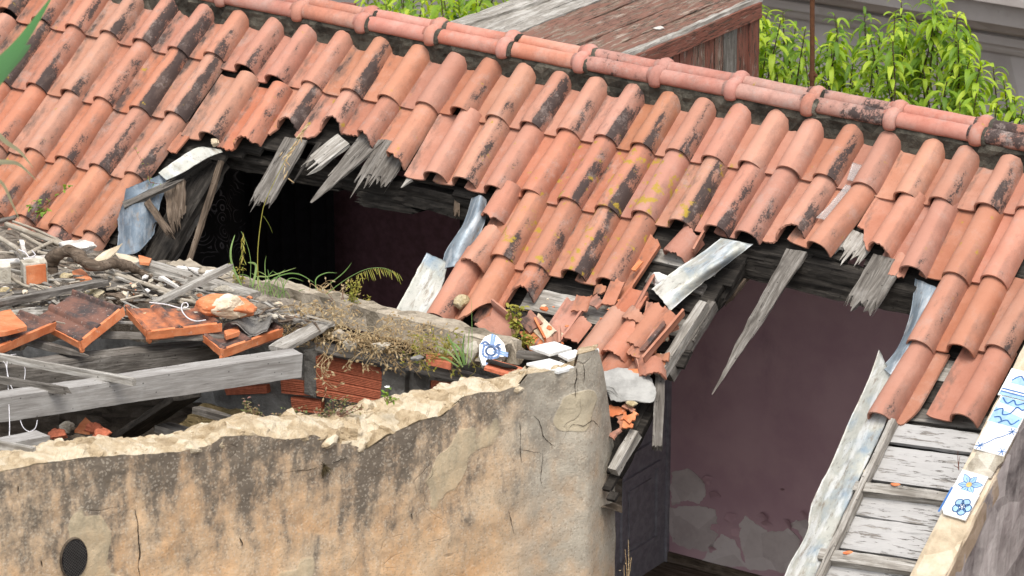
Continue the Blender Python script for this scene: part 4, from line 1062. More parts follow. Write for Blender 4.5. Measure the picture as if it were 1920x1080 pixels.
hang_board((1668, 486), (1614, 574), .0, .01, .165, WGREY, 'wide grey board stub with frayed end in the right hole', seed=9, rag=.05, rough=.006, t=.025)
hang_board((1620, 440), (1590, 480), -.03, -.03, .16, WPALE, 'rotten pale timber under the gap in the tiles', seed=12, rag=.05, rough=.012)
hang_board((414, 302), (354, 494), -.04, -.16, .030, WBROWN, 'thin bare stick leaning in the left hole before the curtain', seed=10, rough=.005, t=.02)
hang_board((1238, 702), (1232, 842), -.02, -.02, .045, WGREY, 'narrow upright grey plank beside the dark doorway', seed=11, rag=.01, rough=.004, up=CAM-RP(1238, 760), t=.03)
for k, (a, b_, w_, mt, lab) in enumerate([
    ((318, 345), (330, 428), .055, WBROWN, 'rotten brown board stub hanging behind the blue zinc sheet'), ((340, 340), (338, 405), .04, WBROWN, 'short rotten stub nearest the dark rafter'),
    ((276, 378), (318, 440), .04, WBROWN, 'slanting rotten stick across the blue zinc sheet'), ((232, 385), (318, 345), .055, WGREY, 'frayed grey lath lying over the top of the blue zinc'),
    ((262, 470), (285, 415), .06, WDARK, 'black rotten board end below the blue zinc sheet')]):
    hang_board(a, b_, .05 if k in (2, 3) else -.02, .05 if k in (2, 3) else -.03, w_, mt, lab, seed=20+k, rag=.05, rough=.009)
rock('stone', RP(733, 333, -.06), (.028, .03, .018), WLUMP, 33, up=RN, label='small pale stone lodged on the purlin over the left hole', cat='stone', group='loose stones')
rock('stone', RP(866, 568, .055), (.042, .055, .04), YSTONE, 34, label='yellowish stone lying between two tile rolls', cat='stone', group='loose stones')
rock('stone', RP(1236, 527, .03), (.055, .055, .045), WLUMP, 35, label='white plaster lump beside the bent metal sheet', cat='stone', group='loose stones')
# plastic film
for k, (pts, lab) in enumerate([([(1592, 308), (1612, 318), (1600, 335), (1590, 330)], 'small clear plastic scrap between the upper tiles'), ([(1600, 340), (1592, 362), (1560, 395), (1535, 412)], 'crumpled clear plastic sheet under the tilted tile')]): pass
FILM = Mt('dusty_clear_plastic', .22, .6); FILM.color((.42, .39, .37)); FILM.b.inputs['Alpha'].default_value = .42
film = FILM.m
sheet('plastic_scrap', [rr([(1598, 304), (1622, 310)], .03), rr([(1588, 338), (1606, 342)], .02)], film, 6, 6, wob=.02, seed=8, label='crumpled plastic scrap in the pan left of a tile roll', cat='plastic')
sheet('plastic_scrap', [rr([(1586, 345), (1606, 352)], .03), rr([(1556, 382), (1592, 388)], .03), rr([(1530, 408), (1560, 416)], .02)], film, 6, 6, wob=.02, seed=9, label='longer crumpled plastic sheet beside the tilted orange tile', cat='plastic')
# ================================================================== fallen roof tile fragments
SG = 'broken roof tile fragments'
def shard(x, y, n, ang, lab, u0=-1, u1=1, v0=0., v1=.2, tilt=0, roll=0, seed=0, low=None, high=None, flip=False, st=.1, li=0., mat=CLAY, cat='tile fragment'):
    lo = low or [(-.01, v0), (.06, v0+.01), (.14, v0-.008), (.25, v0+.012)]
    hi = high or [(-.01, v1), (.05, v1-.015), (.12, v1+.01), (.2, v1-.012), (.25, v1)]
    V, F, sm = tile_mesh(seed=seed, u0=u0, u1=u1, low=lo, high=hi, nv=8)
    c = sum((Vector(v) for v in V), Vector())/len(V)
    V = [Vector(v)-c for v in V]
    M = frame((0, 0, 0), (1, 0, 0), RN) @ Matrix.Rotation(R_(ang), 4, 'Z') @ Matrix.Rotation(R_(tilt), 4, 'X') @ Matrix.Rotation(R_(roll + (180 if flip else 0)), 4, 'Y')
    M.translation = RP(x, y, n)
    # the stain pattern reads local x, so shift the mesh origin back
    me = mesh('tile_fragment', V, F, mat, True, sm); o = link('tile_fragment', me, M)
    o['stain'] = st; o['lichen'] = li; return tag(o, lab, cat, SG)
def fallen(lx, ly, n, yaw, lab, seed=0, st=.1, tilt=-2, roll=0, **kw):
    """a fallen tile placed by the left foot of its roll"""
    V, F, sm = tile_mesh(seed=seed, **kw); me = mesh('tile_fragment', V, F, CLAY, True, sm)
    M = frame((0, 0, 0), (1, 0, 0), RN) @ Matrix.Rotation(R_(yaw), 4, 'Z') @ Matrix.Rotation(R_(tilt), 4, 'X') @ Matrix.Rotation(R_(roll), 4, 'Y')
    M.translation = RP(lx, ly, n) - M @ Vector((LIPX, 0, .002)); o = link('tile_fragment', me, M); o['stain'] = st; o['lichen'] = 0.
    return tag(o, lab, 'tile fragment', SG)
fallen(1040, 660, .02, -4, 'long pan fragment with raised lip left of the fallen roll', 1, u1=.088, low=[(-.01, .0), (.088, .02)], high=[(-.01, .30), (.04, .31), (.088, .24)])
shard(1092, 572, .035, 10, 'small flat fragment at the top of the fallen heap', u0=.0, u1=.08, v0=0, v1=.10, seed=2)
shard(1118, 568, .035, -25, 'smaller dark flat fragment at the top of the heap', u0=.01, u1=.08, v0=0, v1=.07, seed=3, st=.6)
fallen(1084, 668, .035, -7, 'big fallen tile roll in the middle of the heap', 4, .0, u0=.05, low=[(.04, .0), (.25, .0)], high=[(.05, .24), (.12, .29), (.18, .27), (.25, .30)])
shard(1078, 622, .045, -10, 'short roll fragment against the long pan fragment', u0=.083, u1=.2, v0=0, v1=.13, seed=5)
fallen(1130, 668, .045, -8, 'large fallen tile with long torn right edge', 6, .0, low=[(-.01, .02), (.08, .0), (.25, .0)], high=[(-.01, .40), (.06, .41), (.11, .33), (.16, .20), (.20, .14), (.25, .10)])
shard(1200, 560, .075, 0, 'thin orange strip fragment standing on edge above the fallen tile', u0=.0, u1=.05, v0=0, v1=.26, roll=-50, seed=7)
shard(1148, 552, .05, 6, 'narrow pan strip fragment with curled corner', u0=-.006, u1=.06, v0=0, v1=.16, roll=10, seed=71)
fallen(1166, 650, .035, -9, 'tile roll fragment half under the black-marked slab', 8, .1, u0=.083, low=[(.08, .0), (.25, .0)], high=[(.08, .22), (.15, .25), (.25, .22)])
shard(1190, 596, .095, -10, 'arched roll end propped above the heap', u0=.083, v0=.0, v1=.06, seed=81, st=.0)
shard(1226, 634, .095, -12, 'flat pan slab fragment with a black streak', u1=.1, v0=.0, v1=.30, roll=-6, seed=9, st=.0)
shard(1222, 636, .104, -12, 'sooty flake along the middle of the black-streaked slab', u0=.03, u1=.055, v0=.0, v1=.2, roll=-6, seed=99, mat=FLATCLAY)
shard(1226, 588, .05, 20, 'ridged lip fragment above the black-streaked slab', u1=.07, v0=0, v1=.10, seed=91, roll=20)
shard(1218, 692, .06, 30, 'grooved roll fragment at lower right of the heap', u0=.083, v0=.0, v1=.11, seed=10, st=.0)
shard(1186, 690, .035, 40, 'flat fragment beneath the grooved roll fragment', u0=.0, u1=.1, v0=.0, v1=.14, seed=11)
shard(1146, 690, .05, -8, 'roll fragment behind the corner of the plastered wall', u0=.083, v0=.0, v1=.16, seed=12, st=.0)
shard(1242, 672, .05, 20, 'small reddish fragment beside the grey plank', u0=.0, u1=.07, v0=0, v1=.06, seed=13)
shard(1256, 615, .05, -50, 'pointed fragment sticking out near the rafter', u0=.0, u1=.06, v0=0, v1=.09, seed=14)
shard(940, 612, .05, 68, 'pinkish pan fragment lying across the low wall', u1=.1, v0=0, v1=.22, seed=15, st=.1)
shard(998, 604, .04, 60, 'dark sooty fragment beside the pinkish one', u0=.0, u1=.08, v0=0, v1=.12, seed=16, st=1.)
shard(1020, 616, .03, 62, 'white-crusted fragment left of the heap', u0=.0, u1=.08, v0=0, v1=.17, seed=17, mat=VERGE)
shard(1006, 632, .03, 50, 'orange fragment under the white-crusted one', u0=.0, u1=.09, v0=0, v1=.15, seed=18, mat=ORANGE)
shard(1040, 640, .04, 30, 'small red fragment between the white tiles and the heap', u0=.0, u1=.09, v0=0, v1=.10, seed=19)
shard(1277, 460, .01, -14, 'broken ribbed roll stub under the course above the metal sheet', u0=.083, v0=0, v1=.15, seed=20, st=.0)
shard(1300, 458, -.005, 0, 'brown pan stub right of the ribbed roll stub', u0=.0, u1=.09, v0=0, v1=.12, seed=21, st=.5)
shard(1190, 515, .0, -4, 'long pan fragment left of the exposed board', u0=-.006, u1=.088, v0=0, v1=.42, seed=22, st=.2, low=[(-.01, .0), (.088, .03)], high=[(-.01, .42), (.05, .40), (.088, .36)])
shard(1195, 500, .05, -12, 'tiny pointed chip on the long pan fragment', u0=.03, u1=.055, v0=0, v1=.08, seed=23, mat=ORANGE)
shard(1124, 545, .03, 15, 'crumbled lumps inside the tile mouth above the heap', u0=.1, u1=.17, v0=0, v1=.04, seed=24)
shard(1672, 505, -.025, 0, 'orange tile end showing below the broken tile over the right hole', u0=.02, u1=.2, v0=0, v1=.12, seed=25, st=0)
shard(332, 272, .0, -8, 'narrow pan fragment above the bright metal strip', u0=.0, u1=.07, v0=0, v1=.14, seed=26, st=.4)
for k, (x, y, a_, sz, lab) in enumerate([(1160, 772, 20, .075, 'orange'), (1181, 766, -20, .06, 'upper orange'), (1186, 782, 70, .065, 'right orange'), (1166, 793, -50, .07, 'dark orange'), (1178, 798, 10, .05, 'lowest orange'), (1156, 812, 70, .06, 'half-hidden orange'), (1172, 780, 120, .05, 'middle orange')]):
    shard(x, y, .035+.008*(k % 3), a_, f'{lab} shard in the small pile below the grey slab', u0=.0, u1=sz, v0=0, v1=sz*.8, seed=30+k, mat=CLAY if k % 2 else ORANGE, tilt=10*((-1)**k), roll=8, st=.2)
V, F = rock_mesh((.17, .12, .035), 55, 4, .5, 10)
tag(obj('stone_slab', V, F, fixed('pale_grey_mortar', (.34, .335, .315), .9, .1, .8, 40), frame(RP(1175, 728, .07), RT, RN)), 'rounded pale grey mortar slab right of the wall corner', 'mortar slab')
tag(obj('tile_fragment', *rock_mesh((.11, .035, .02), 56, 3, .5, 8), ORANGE, frame(RP(1168, 702, .08), RT*1+Vector((0, 0, .25)), RN)), 'ribbed orange clay rim behind the grey mortar slab', 'tile fragment', SG)
rock('stone', RP(1184, 757, .06), (.028, .03, .02), YSTONE, 57, label='small yellow stone under the grey mortar slab', cat='stone', group='loose stones')
# ================================================================== painted wall tiles (azulejos)
def azulejo(M, size, strokes, label, fills=(), clip=None, th=.009, group='painted blue and white wall tiles'):
    h = size/2; b = MB(); out = clip or [(-1, -1), (1, -1), (1, 1), (-1, 1)]
    P = [Vector((x*h, y*h, 0)) for x, y in out]; n = len(P)
    b.add(P + [p + Vector((0, 0, -th)) for p in P], [tuple(range(n)), tuple(range(2*n-1, n-1, -1))] + [(i, i+n, (i+1) % n+n, (i+1) % n) for i in range(n)])
    t = obj('painted_tile', b.V, b.F, GLAZE, M); tag(t, label, 'painted tile', group)
    for mat, z, polys in fills:
        b = MB()
        for poly in polys: b.add([Vector((x*h, y*h, z)) for x, y in poly], [tuple(range(len(poly)))])
        o = obj('painted_motif', b.V, b.F, mat, M @ Matrix.Identity(4), t)
    for mat, wd, z, lines in strokes:
        b = MB()
        for ln in lines:
            pts = spline([(x*h, y*h, z) for x, y in ln], 5) if len(ln) > 2 else [Vector((x*h, y*h, z)) for x, y in ln]
            for a, c in zip(pts, pts[1:]):
                d = (c-a); d = d.normalized() if d.length > 0 else Vector((1, 0, 0)); s = Vector((-d.y, d.x, 0))*wd*h/2; a2, c2 = a - d*wd*h*.3, c + d*wd*h*.3
                b.add([a2-s, c2-s, c2+s, a2+s], [(0, 1, 2, 3)])
        obj('painted_line', b.V, b.F, mat, M @ Matrix.Identity(4), t)
    return t
def circ(cx_, cy_, r, n=14, a0=0, a1=360): return [(cx_+r*math.cos(R_(a0+(a1-a0)*k/n)), cy_+r*math.sin(R_(a0+(a1-a0)*k/n))) for k in range(n+(0 if a1-a0 == 360 else 1))]
def tileM(x, y, n, ang): return frame(RP(x, y, n), (1, 0, 0), RN) @ Matrix.Rotation(R_(ang), 4, 'Z')
petals = []
for k in range(6):
    a = R_(60*k+15); d = (math.cos(a), math.sin(a)); s = (-d[1], d[0]); ln = .95 if k % 2 == 0 else .75
    petals.append([(d[0]*t*ln + s[0]*w_*.22, d[1]*t*ln + s[1]*w_*.22) for t, w_ in ((.2, .35), (.5, 1), (.75, .7), (1, 0), (.75, -.7), (.5, -1), (.2, -.35))])
azulejo(tileM(1817, 909, .071, -3), .130, [(BLUE, .045, .0012, [p + [p[0]] for p in petals]), (BLUE, .03, .0013, [[(0, 0), (math.cos(R_(60*k+15))*.6, math.sin(R_(60*k+15))*.6)] for k in range(6)])],
        'blue star flower tile with yellow centre on the roof verge', [(LBLUE, .0006, petals), (YEL, .0018, [circ(0, 0, .2)])])
rose = [circ(.35+.36*math.cos(R_(72*k)), -.15+.36*math.sin(R_(72*k)), .27) for k in range(5)]
rose = [[(min(.97, x), y) for x, y in c] for c in rose]
azulejo(tileM(1797, 944, .073, -3), .140, [(BLUE, .065, .0016, [c + [c[0]] for c in rose] + [circ(.35, -.15, .22, 12) + [(.57, -.15)]])], 'lowest verge tile with a blue rosette and blue side band',
        [(BLUE, .0008, [[(-1, -.96), (-.86, -.96), (-.86, .98), (-1, .98)]]), (LBLUE, .001, rose), (GLAZE, .0013, [circ(.35, -.15, .2)])], clip=[(-1, -.55), (-.7, -.8), (-.55, -1), (1, -1), (1, 1), (-1, 1)])
def snow(cx_, cy_, r): return [[(cx_ - r*math.cos(R_(a)), cy_ - r*math.sin(R_(a))), (cx_ + r*math.cos(R_(a)), cy_ + r*math.sin(R_(a)))] for a in (10, 70, 130)]
azulejo(tileM(1867, 823, .071, -2), .150, [(BLUE, .055, .0012, snow(-.72, -.72, .26) + snow(.75, -.72, .26) + snow(.75, .75, .24)), (BLUE, .055, .0012, [[(-.72, -.72), (-.3, -.3), (0, .05), (.35, .3), (.75, .72)]])], 'white verge tile with small blue corner stars and a wavy line')
swirl = [[(-.9, -.2), (-.5, .1), (-.3, -.3), (.1, -.1), (.3, .4), (.7, .3), (.95, .6)], [(-.8, .8), (-.4, .5), (-.1, .8), (.2, .55), (.6, .8)], [(-.3, -.9), (.1, -.6), (.5, -.8), (.8, -.4)], [(-.7, -.6), (-.4, -.5), (-.2, -.7)]]
azulejo(tileM(1893, 772, .071, -2), .152, [(BLUE, .085, .0014, swirl)], 'verge tile with dense blue scrollwork above the star-cornered tile', [(LBLUE, .0007, [[(-.95, -.95), (.95, -.95), (.95, -.2), (-.95, .1)], [(-.9, .45), (.9, .3), (.9, .9), (-.9, .9)]])])
azulejo(tileM(1912, 722, .071, -2), .150, [(BLUE, .085, .0014, [[(-.9, -.7), (.9, -.7)], [(-.9, -.5), (.9, -.5)], [(-.6, .2), (-.2, .6), (.3, .3), (.8, .7)]])], 'topmost verge tile with blue bands at the right edge of photo', [(LBLUE, .0007, [[(-.95, -.95), (.95, -.95), (.95, -.75), (-.95, -.75)], [(-.6, .0), (.9, .0), (.9, .5), (-.5, .5)]])])
# broken azulejo on the low wall and white ones on the wall end
Mz = frame(at_depth(919, 656, 16.60), RT*.98 - UP*.12, (-FW*.85 + UP*.5))
azulejo(Mz, .170, [(BLUE, .13, .0012, [[(0, .15), (.02, .95)], [(.12, .15), (.16, .9)], [(.2, .05), (.95, -.1)], [(.2, -.1), (.95, -.25)], [(0, -.3), (-.1, -.9)], [(.12, -.3), (.1, -.9)], circ(.05, -.08, .26, 12)+[(.31, -.08)], [(-.35, .25), (.4, .2), (.42, -.4), (-.3, -.42), (-.35, .25)], [(-.5, .3), (-.3, .45), (-.1, .3)], [(.5, .4), (.35, .3), (.55, .1)]])],
        'broken blue and white cross-pattern tile leaning on the low wall', [(GLAZE, .0006, [circ(.05, -.08, .2)])], clip=[(-.35, .78), (.0, 1.0), (.3, .9), (.7, .5), (.85, .05), (.8, -.3), (.3, -.35), (.05, -.95), (-.3, -1), (-.55, -.4), (-.6, .25)], th=.03)
rock('stone', at_depth(880, 664, 16.66), (.05, .05, .075), STONE, 61, label='rough mortar lump left of the broken blue tile', cat='stone', group='loose stones')
def plate(name, pts, h, th, mat, label, cat, group=None, wob=.002, seed=0, fn=DP):
    """flat piece from photo corners lying on the debris level"""
    P = []
    for (a, b_) in zip(pts, pts[1:]+pts[:1]):
        for t in (0, .25, .5, .75):
            x, y = a[0]+(b_[0]-a[0])*t, a[1]+(b_[1]-a[1])*t; q = fn(x, y, h if not isinstance(h, (list, tuple)) else h[0])
            P.append(q + Vector((wob*2*nz(q, 40, seed), wob*2*nz(q, 40, seed+3), 0)))
    c = sum(P, Vector())/len(P); nn = (P[4]-P[0]).cross(P[8]-P[0]).normalized(); 
    if nn.dot(UP) < 0: nn = -nn
    n = len(P); V = P + [p - nn*th for p in P]
    F = [tuple(range(n)), tuple(range(2*n-1, n-1, -1))] + [(i, i+n, (i+1) % n+n, (i+1) % n) for i in range(n)]
    M = frame(c, P[4]-P[0], nn)
    return tag(obj(name, world_to_local(V, M), F, mat, M), label, cat, group)
plate('mortar_bed', [(1806, 888), (1832, 846), (1886, 854), (1858, 896)], .0, .014, STONE, 'square of bare lichened mortar between two verge tiles', 'mortar bed', None, .004, 5, fn=lambda x, y, h: RP(x, y, .068))
def WT(x, y, h=0): return W1(x, y, .16) + Vector((0, 0, h))
plate('white_tile', [(987, 681), (1030, 672), (1078, 688), (1046, 697)], .0, .012, GLAZE, 'flat white glazed tile on the front of the wall end', 'white tile', fn=lambda x, y, h: zplane(x, y, W1(1046, 697, .0).z+.012))
for pts, z, lab in [([(1085, 662), (1122, 652), (1124, 660), (1090, 672)], 0, 'white tile chip on the topmost corner of the wall'), ([(993, 650), (1040, 640), (1072, 652), (1030, 664)], 0, 'cracked white tile piece behind the grey wood'), ([(1048, 664), (1078, 655), (1094, 664), (1066, 674)], 0, 'small white tile piece between the wood and corner chip')]:
    plate('white_tile', pts, .0, .012, GLAZE, lab, 'white tile', fn=lambda x, y, h: zplane(x, y, W1(1100, 664, .1).z+.005))
# stones capping the wall end
for k, (x, y, s, mt, lab) in enumerate([(1015, 700, (.10, .10, .05), STONE, 'squared stone under the flat white tile'), (975, 712, (.06, .05, .035), CORE, 'pinkish stone at the step of the wall crest'), (940, 708, (.05, .05, .035), CORE, 'buff stone on the crest left of the step'), (1058, 690, (.06, .08, .06), STONE, 'grey mortar lump between white tile and corner')]):
    rock('stone', W1(x, y, .14) - Vector((0, 0, .03)), s, mt, 70+k, label=lab, cat='stone', group='loose stones', sub=4, rough=.5)
timber('wood_scrap', DP(972, 664, .06), DP(1056, 672, .07), .055, .03, WGREY, DN, label='short grey grained wood scrap in front of the white tile pieces', cat='wood scrap', seed=4, rag=.02, rough=.004)
# hollow brick chunk
hb = empty('hollow_brick_chunk', DP(940, 690, .0), 'broken hollow brick chunk with dark cavity below the blue tile', 'brick')
b = MB(); Mh = frame(at_depth(908, 699, 16.50), RT*.9 - UP*.25 - FW*.2, UP*.9 - FW*.3)
for lo, hi in (((0, -.02, .02), (.17, .10, .034)), ((.06, -.02, -.03), (.20, .10, -.016)), ((.09, -.02, -.016), (.104, .1, .02)), ((.16, -.02, -.016), (.175, .1, .02))): b.box(Mh, lo, hi)
b.build('brick_web', BRICK, hb); timber('soot_crust', Mh @ Vector((-.005, .05, .042)), Mh @ Vector((.12, .05, .044)), .08, .010, WDARK, UP, hb, seed=4, rag=.03, rough=.006)
# ================================================================== debris heap on the shed roof
BED_T = [(-70, 405), (0, 418), (60, 432), (120, 455), (180, 470), (240, 487), (330, 505), (430, 535), (560, 575)]
BED_B = [(-70, 655), (0, 640), (60, 615), (200, 612), (330, 610), (430, 600), (520, 606), (570, 612)]
G = []
for i in range(90):
    x = -70 + i*7.1; row = []; y0, y1 = interp(x, BED_T), interp(x, BED_B)
    for j in range(34):
        f = j/33; p = DP(x, y0+(y1-y0)*f, -.02); hump = .05*math.sin(f*math.pi) + .03
        row.append(p + DN*(hump + .035*nz(p, 6, 3) + .02*nz(p, 16, 4) + .010*nz(p, 40, 5)))
    row.append(row[-1] - Vector((0, 0, .10))); row.insert(0, row[0] - Vector((0, 0, .25)))
    G.append(row)
b = MB(); b.quadgrid(G); o = b.build('rubble', rubble('dusty_rubble', [(.05, .042, .034), (.13, .11, .088), (.25, .215, .175), (.40, .36, .30)], 16)); tag(o, kind='stuff')
DG, SGK, STG = 'loose planks in the debris heap', 'sticks and canes in the debris heap', 'loose stones'
def dplank(A, B, hA, hB, w_, t, mat, label, up=None, name='plank', cat='plank', **kw):
    return timber(name, DP(*A, hA), DP(*B, hB), w_, t, mat, up if up is not None else DN, None, label, cat, DG, **kw)
def stick(pts, h, r, mat, label, seed=0, cat='stick', name='stick', n=8, rough=.25, group=SGK):
    hs = h if isinstance(h, (list, tuple)) else [h]*len(pts)
    P = spline([DP(x, y, k) for (x, y), k in zip(pts, hs)], 8); m = len(P)
    rad = [interp(i/(m-1), [(k/(len(r)-1), q) for k, q in enumerate(r)]) for i in range(m)] if isinstance(r, (list, tuple)) else r
    M = frame(P[0], P[-1]-P[0], DN); b = MB(); b.tube(world_to_local(P, M), rad, n, True, seed, rough)
    return tag(obj(name, b.V, b.F, mat, M, None, True), label, cat, group)
# the big gnarled branch
stick([(99, 517), (98, 497), (104, 480), (118, 472), (140, 474), (160, 491), (185, 500), (215, 495), (243, 498), (266, 512), (290, 523), (312, 533)], [.09, .14, .19, .22, .22, .19, .17, .17, .15, .11, .08, .06], [.030, .034, .034, .030, .032, .028, .026, .027, .024, .018, .013, .009], WBROWN, 'thick gnarled dark branch arched over the heap', 3, 'branch', 'branch', 14, .55)
stick([(-8, 492), (50, 488), (102, 480)], [.12, .13, .14], .014, WLUMP, 'straight white-painted pole at left of the heap', 4, n=10, rough=.1)
# canes
for k, (pts, r, mt, lab) in enumerate([
    ([(-8, 442), (25, 462), (50, 482)], .013, WREED, 'thick cane slanting down at the far left'), ([(12, 420), (60, 438), (112, 457)], .014, WREED, 'thick grey cane just under the lowest tiles'),
    ([(24, 415), (70, 432), (122, 456)], .007, WREED, 'thin reddish cane beside the thick grey cane'), ([(-8, 416), (30, 407), (66, 398)], .013, WGREY, 'grey stick end poking up before the tiles'),
    ([(52, 476), (78, 463), (107, 449)], .011, WREED, 'short cane crossing under the white cord'), ([(40, 440), (62, 452), (80, 462)], .010, WREED, 'short cane behind the crossing cane'),
    ([(60, 470), (95, 478), (125, 485)], .010, WREED, 'cane behind the gnarled branch'), ([(85, 510), (98, 524), (110, 534)], .010, WREED, 'short cane leaning on the orange brick'),
    ([(198, 508), (280, 535), (372, 564)], .012, WREED, 'longest cane running to the pale stick'), ([(225, 512), (290, 540), (325, 548)], .010, WREED, 'middle cane beside the longest cane'),
    ([(262, 528), (300, 546), (345, 570)], .009, WREED, 'cane below the middle cane'), ([(330, 560), (370, 568), (400, 575)], .010, WREED, 'cane end near the brick chunk'), ([(230, 540), (300, 560), (368, 572)], .008, WGREY, 'thin grey stick behind the flat orange tile'),
    ([(25, 572), (90, 553), (172, 538)], .011, WGREY, 'split grey stick under the weathered plank'), ([(350, 535), (385, 548), (418, 556)], .007, WPALE, 'thin pale stick near the long board'), ([(5, 545), (40, 552), (80, 560)], .009, WREED, 'cane below the grey brick'),
    ([(345, 498), (362, 510), (372, 516)], .004, WGREY, 'thin twig standing on white lump'), ([(20, 520), (45, 535), (80, 545)], .008, WREED, 'cane under the orange brick')]):
    stick(pts, .10 + .01*(k % 3), r, mt, lab, 20+k, name='cane' if mt is WREED else 'stick', cat='cane' if mt is WREED else 'stick')
# planks
dplank((-8, 570), (192, 530), .15, .16, .055, .028, WGREY, 'weathered grey plank sloping across the left of the heap', seed=1, rag=.04, rough=.006)
dplank((-8, 556), (100, 545), .10, .11, .05, .02, WGREY, 'second grey plank behind the sloping one', seed=2, rag=.04, rough=.005)
dplank((263, 494), (478, 556), .10, .07, .085, .035, WPALE, 'long pale beam along the back of the heap', seed=3, rough=.006, rag0=.04)
dplank((288, 570), (432, 499), .12, .24, .040, .024, WPALE, 'white squared stick propped up across the heap', seed=4, rough=.002, rag=.01)
dplank((170, 530), (308, 548), .09, .08, .10, .012, ZDARK if False else WGREY, 'wide dark grey flat board under the canes', seed=5, rag=.05, rough=.006)
dplank((190, 628), (472, 634), .03, .04, .035, .03, WGREY, 'straight grey lath under the middle flat tile', seed=6, rough=.002, taper=.6, taperpow=6, up=CAM-DP(300, 620))
dplank((52, 640), (166, 668), .0, .0, .045, .03, WGREY, 'splintered lath under the biggest flat tile', seed=7, rough=.003, taper=.15, taperpow=3)
dplank((460, 577), (548, 602), .11, .09, .022, .012, WPALE, 'thin white-edged strip over the corrugated sheet', seed=8, rough=.002)
dplank((-8, 578), (55, 570), .1, .1, .035, .02, WPALE, 'bleached splinter left of the biggest flat tile', seed=9, taper=.2, rough=.005)
dplank((8, 588), (75, 582), .10, .10, .06, .02, WPALE, 'bleached broken board beside the grey pebble', seed=10, rag=.06, rough=.008)
dplank((290, 513), (352, 528), .12, .10, .035, .015, WPALE, 'short pale splinter on the long beam', seed=11, taper=.3, rough=.004)
dplank((218, 520), (262, 536), .12, .12, .02, .01, WPALE, 'small pale sliver among canes', seed=12, taper=.3)
dplank((302, 520), (335, 540), .13, .11, .03, .015, WLUMP, 'white painted wedge among the canes', seed=13, taper=.3)
dplank((520, 655), (612, 604), .05, .10, .095, .02, WPALE, 'short brown-stained plank tipped over the beam end', seed=14, rag=.02, rough=.006)
dplank((455, 558), (530, 576), .04, .03, .05, .03, WGREY, 'grey timber behind the corrugated sheet', seed=15, rough=.005)
dplank((40, 452), (46, 474), .14, .14, .022, .015, WLUMP, 'small white peg tied with cord', seed=16)
# bark and rotten lumps
rock('rotten_log', DP(228, 560, .10), (.085, .045, .035), WBROWN, 81, x=RT*.95-UP*.1, label='rotten brown log end beside the yellow stone', cat='log', sub=4, rough=.9)
rock('plaster_lump', DP(142, 468, .12), (.105, .06, .045), WLUMP, 82, label='big white plaster lump behind the gnarled branch', cat='plaster lump', sub=4, rough=.6)
for k, (x, y, s, mt, lab) in enumerate([
    (177, 553, (.055, .04, .035), YSTONE, 'yellowish stone on top of the biggest flat tile'), (122, 520, (.045, .03, .022), YSTONE, 'flat yellowish stone under the branch bend'), (10, 548, (.035, .03, .025), YSTONE, 'yellow stone at left edge below the grey brick'), (26, 592, (.02, .02, .018), STONE, 'round grey pebble beside the orange shard'),
    (352, 506, (.10, .04, .022), WLUMP, 'long white plaster lump on the beam behind the canes'), (398, 515, (.06, .04, .022), WLUMP, 'white plaster lump near the yellow flowers'), (430, 512, (.03, .02, .02), STONE, 'stone beside the yellow flowers'), (208, 521, (.016, .014, .012), STONE, 'small stone among the canes under the branch'),
    (715, 650, (.05, .04, .03), STONE, 'pale flat stone in the dry weeds'), (660, 645, (.04, .03, .03), STONE, 'rounded stone at left of the dry weeds'), (780, 672, (.035, .03, .018), CEMENT, 'grey stone beside the red brick strip'), (265, 590, (.03, .022, .016), YSTONE, 'small angular stone on the middle flat tile'), (148, 576, (.010, .008, .008), STONE, 'upper pebble on the biggest flat tile'), (178, 612, (.010, .008, .008), STONE, 'lower pebble on the biggest flat tile'), (136, 603, (.014, .010, .008), WLUMP, 'white pebble on the biggest flat tile'),
    (420, 543, (.05, .03, .02), STONE, 'flat stone on the long pale beam'), (310, 500, (.022, .02, .014), STONE, 'small buff stone at the top of the heap'), (640, 628, (.05, .03, .025), COPING, 'buff rubble stone under the dry weeds'), (845, 660, (.04, .025, .02), STONE, 'small rubble stone before the coping')]):
    rock('stone', DP(x, y, .10 if y < 600 else .06), s, mt, 120+k, label=lab, cat='stone', group=STG, sub=4, rough=.55)
sheet('card_scrap', [[DP(176, 486, .12), DP(198, 470, .15), DP(230, 457, .20)], [DP(180, 490, .11), DP(205, 484, .13), DP(228, 460, .19)]], VERGE, 6, 6, th=.004, wob=.003, label='pointed cream board scrap behind the branch', cat='board scrap')
sheet('card_scrap', [[DP(215, 474, .13), DP(240, 478, .12), DP(262, 486, .12)], [DP(225, 488, .11), DP(245, 492, .11), DP(262, 494, .11)]], VERGE, 5, 5, th=.004, wob=.004, seed=3, label='crumpled cream scrap right of the pointed one', cat='board scrap')
# bricks
def brickblock(x, y, h, sz, ang, label, face=True, seed=0):
    t = empty('brick', DP(x, y, h), label, 'brick', 'broken bricks')
    M = frame(DP(x, y, h), RT*math.cos(R_(ang)) + FH*math.sin(R_(ang)), (0, 0, 1)); G = None
    V, F = beam_mesh(sz[0], sz[1], sz[2], seed=seed, rough=.006, seg=8); c = Vector((sz[0]/2, 0, 0)); V = [Vector(v)-c for v in V]
    o = obj('mortar_crust', V, F, STONE, M, t)
    if face:
        V, F = beam_mesh(sz[0]*.80, .02, sz[2]*.76, seed=seed+4, rough=.005, seg=8, rag=.006, rag0=.006); obj('clay_face', V, F, ORANGE, M @ Matrix.Translation((-sz[0]*.38, -sz[1]/2, .010)), t)
    return t
brickblock(64, 512, .15, (.115, .09, .125), 18, 'mortared brick block with bright orange face', True, 3)
brickblock(8, 512, .15, (.06, .08, .09), 10, 'grey mortar-covered brick at left edge', False, 5)
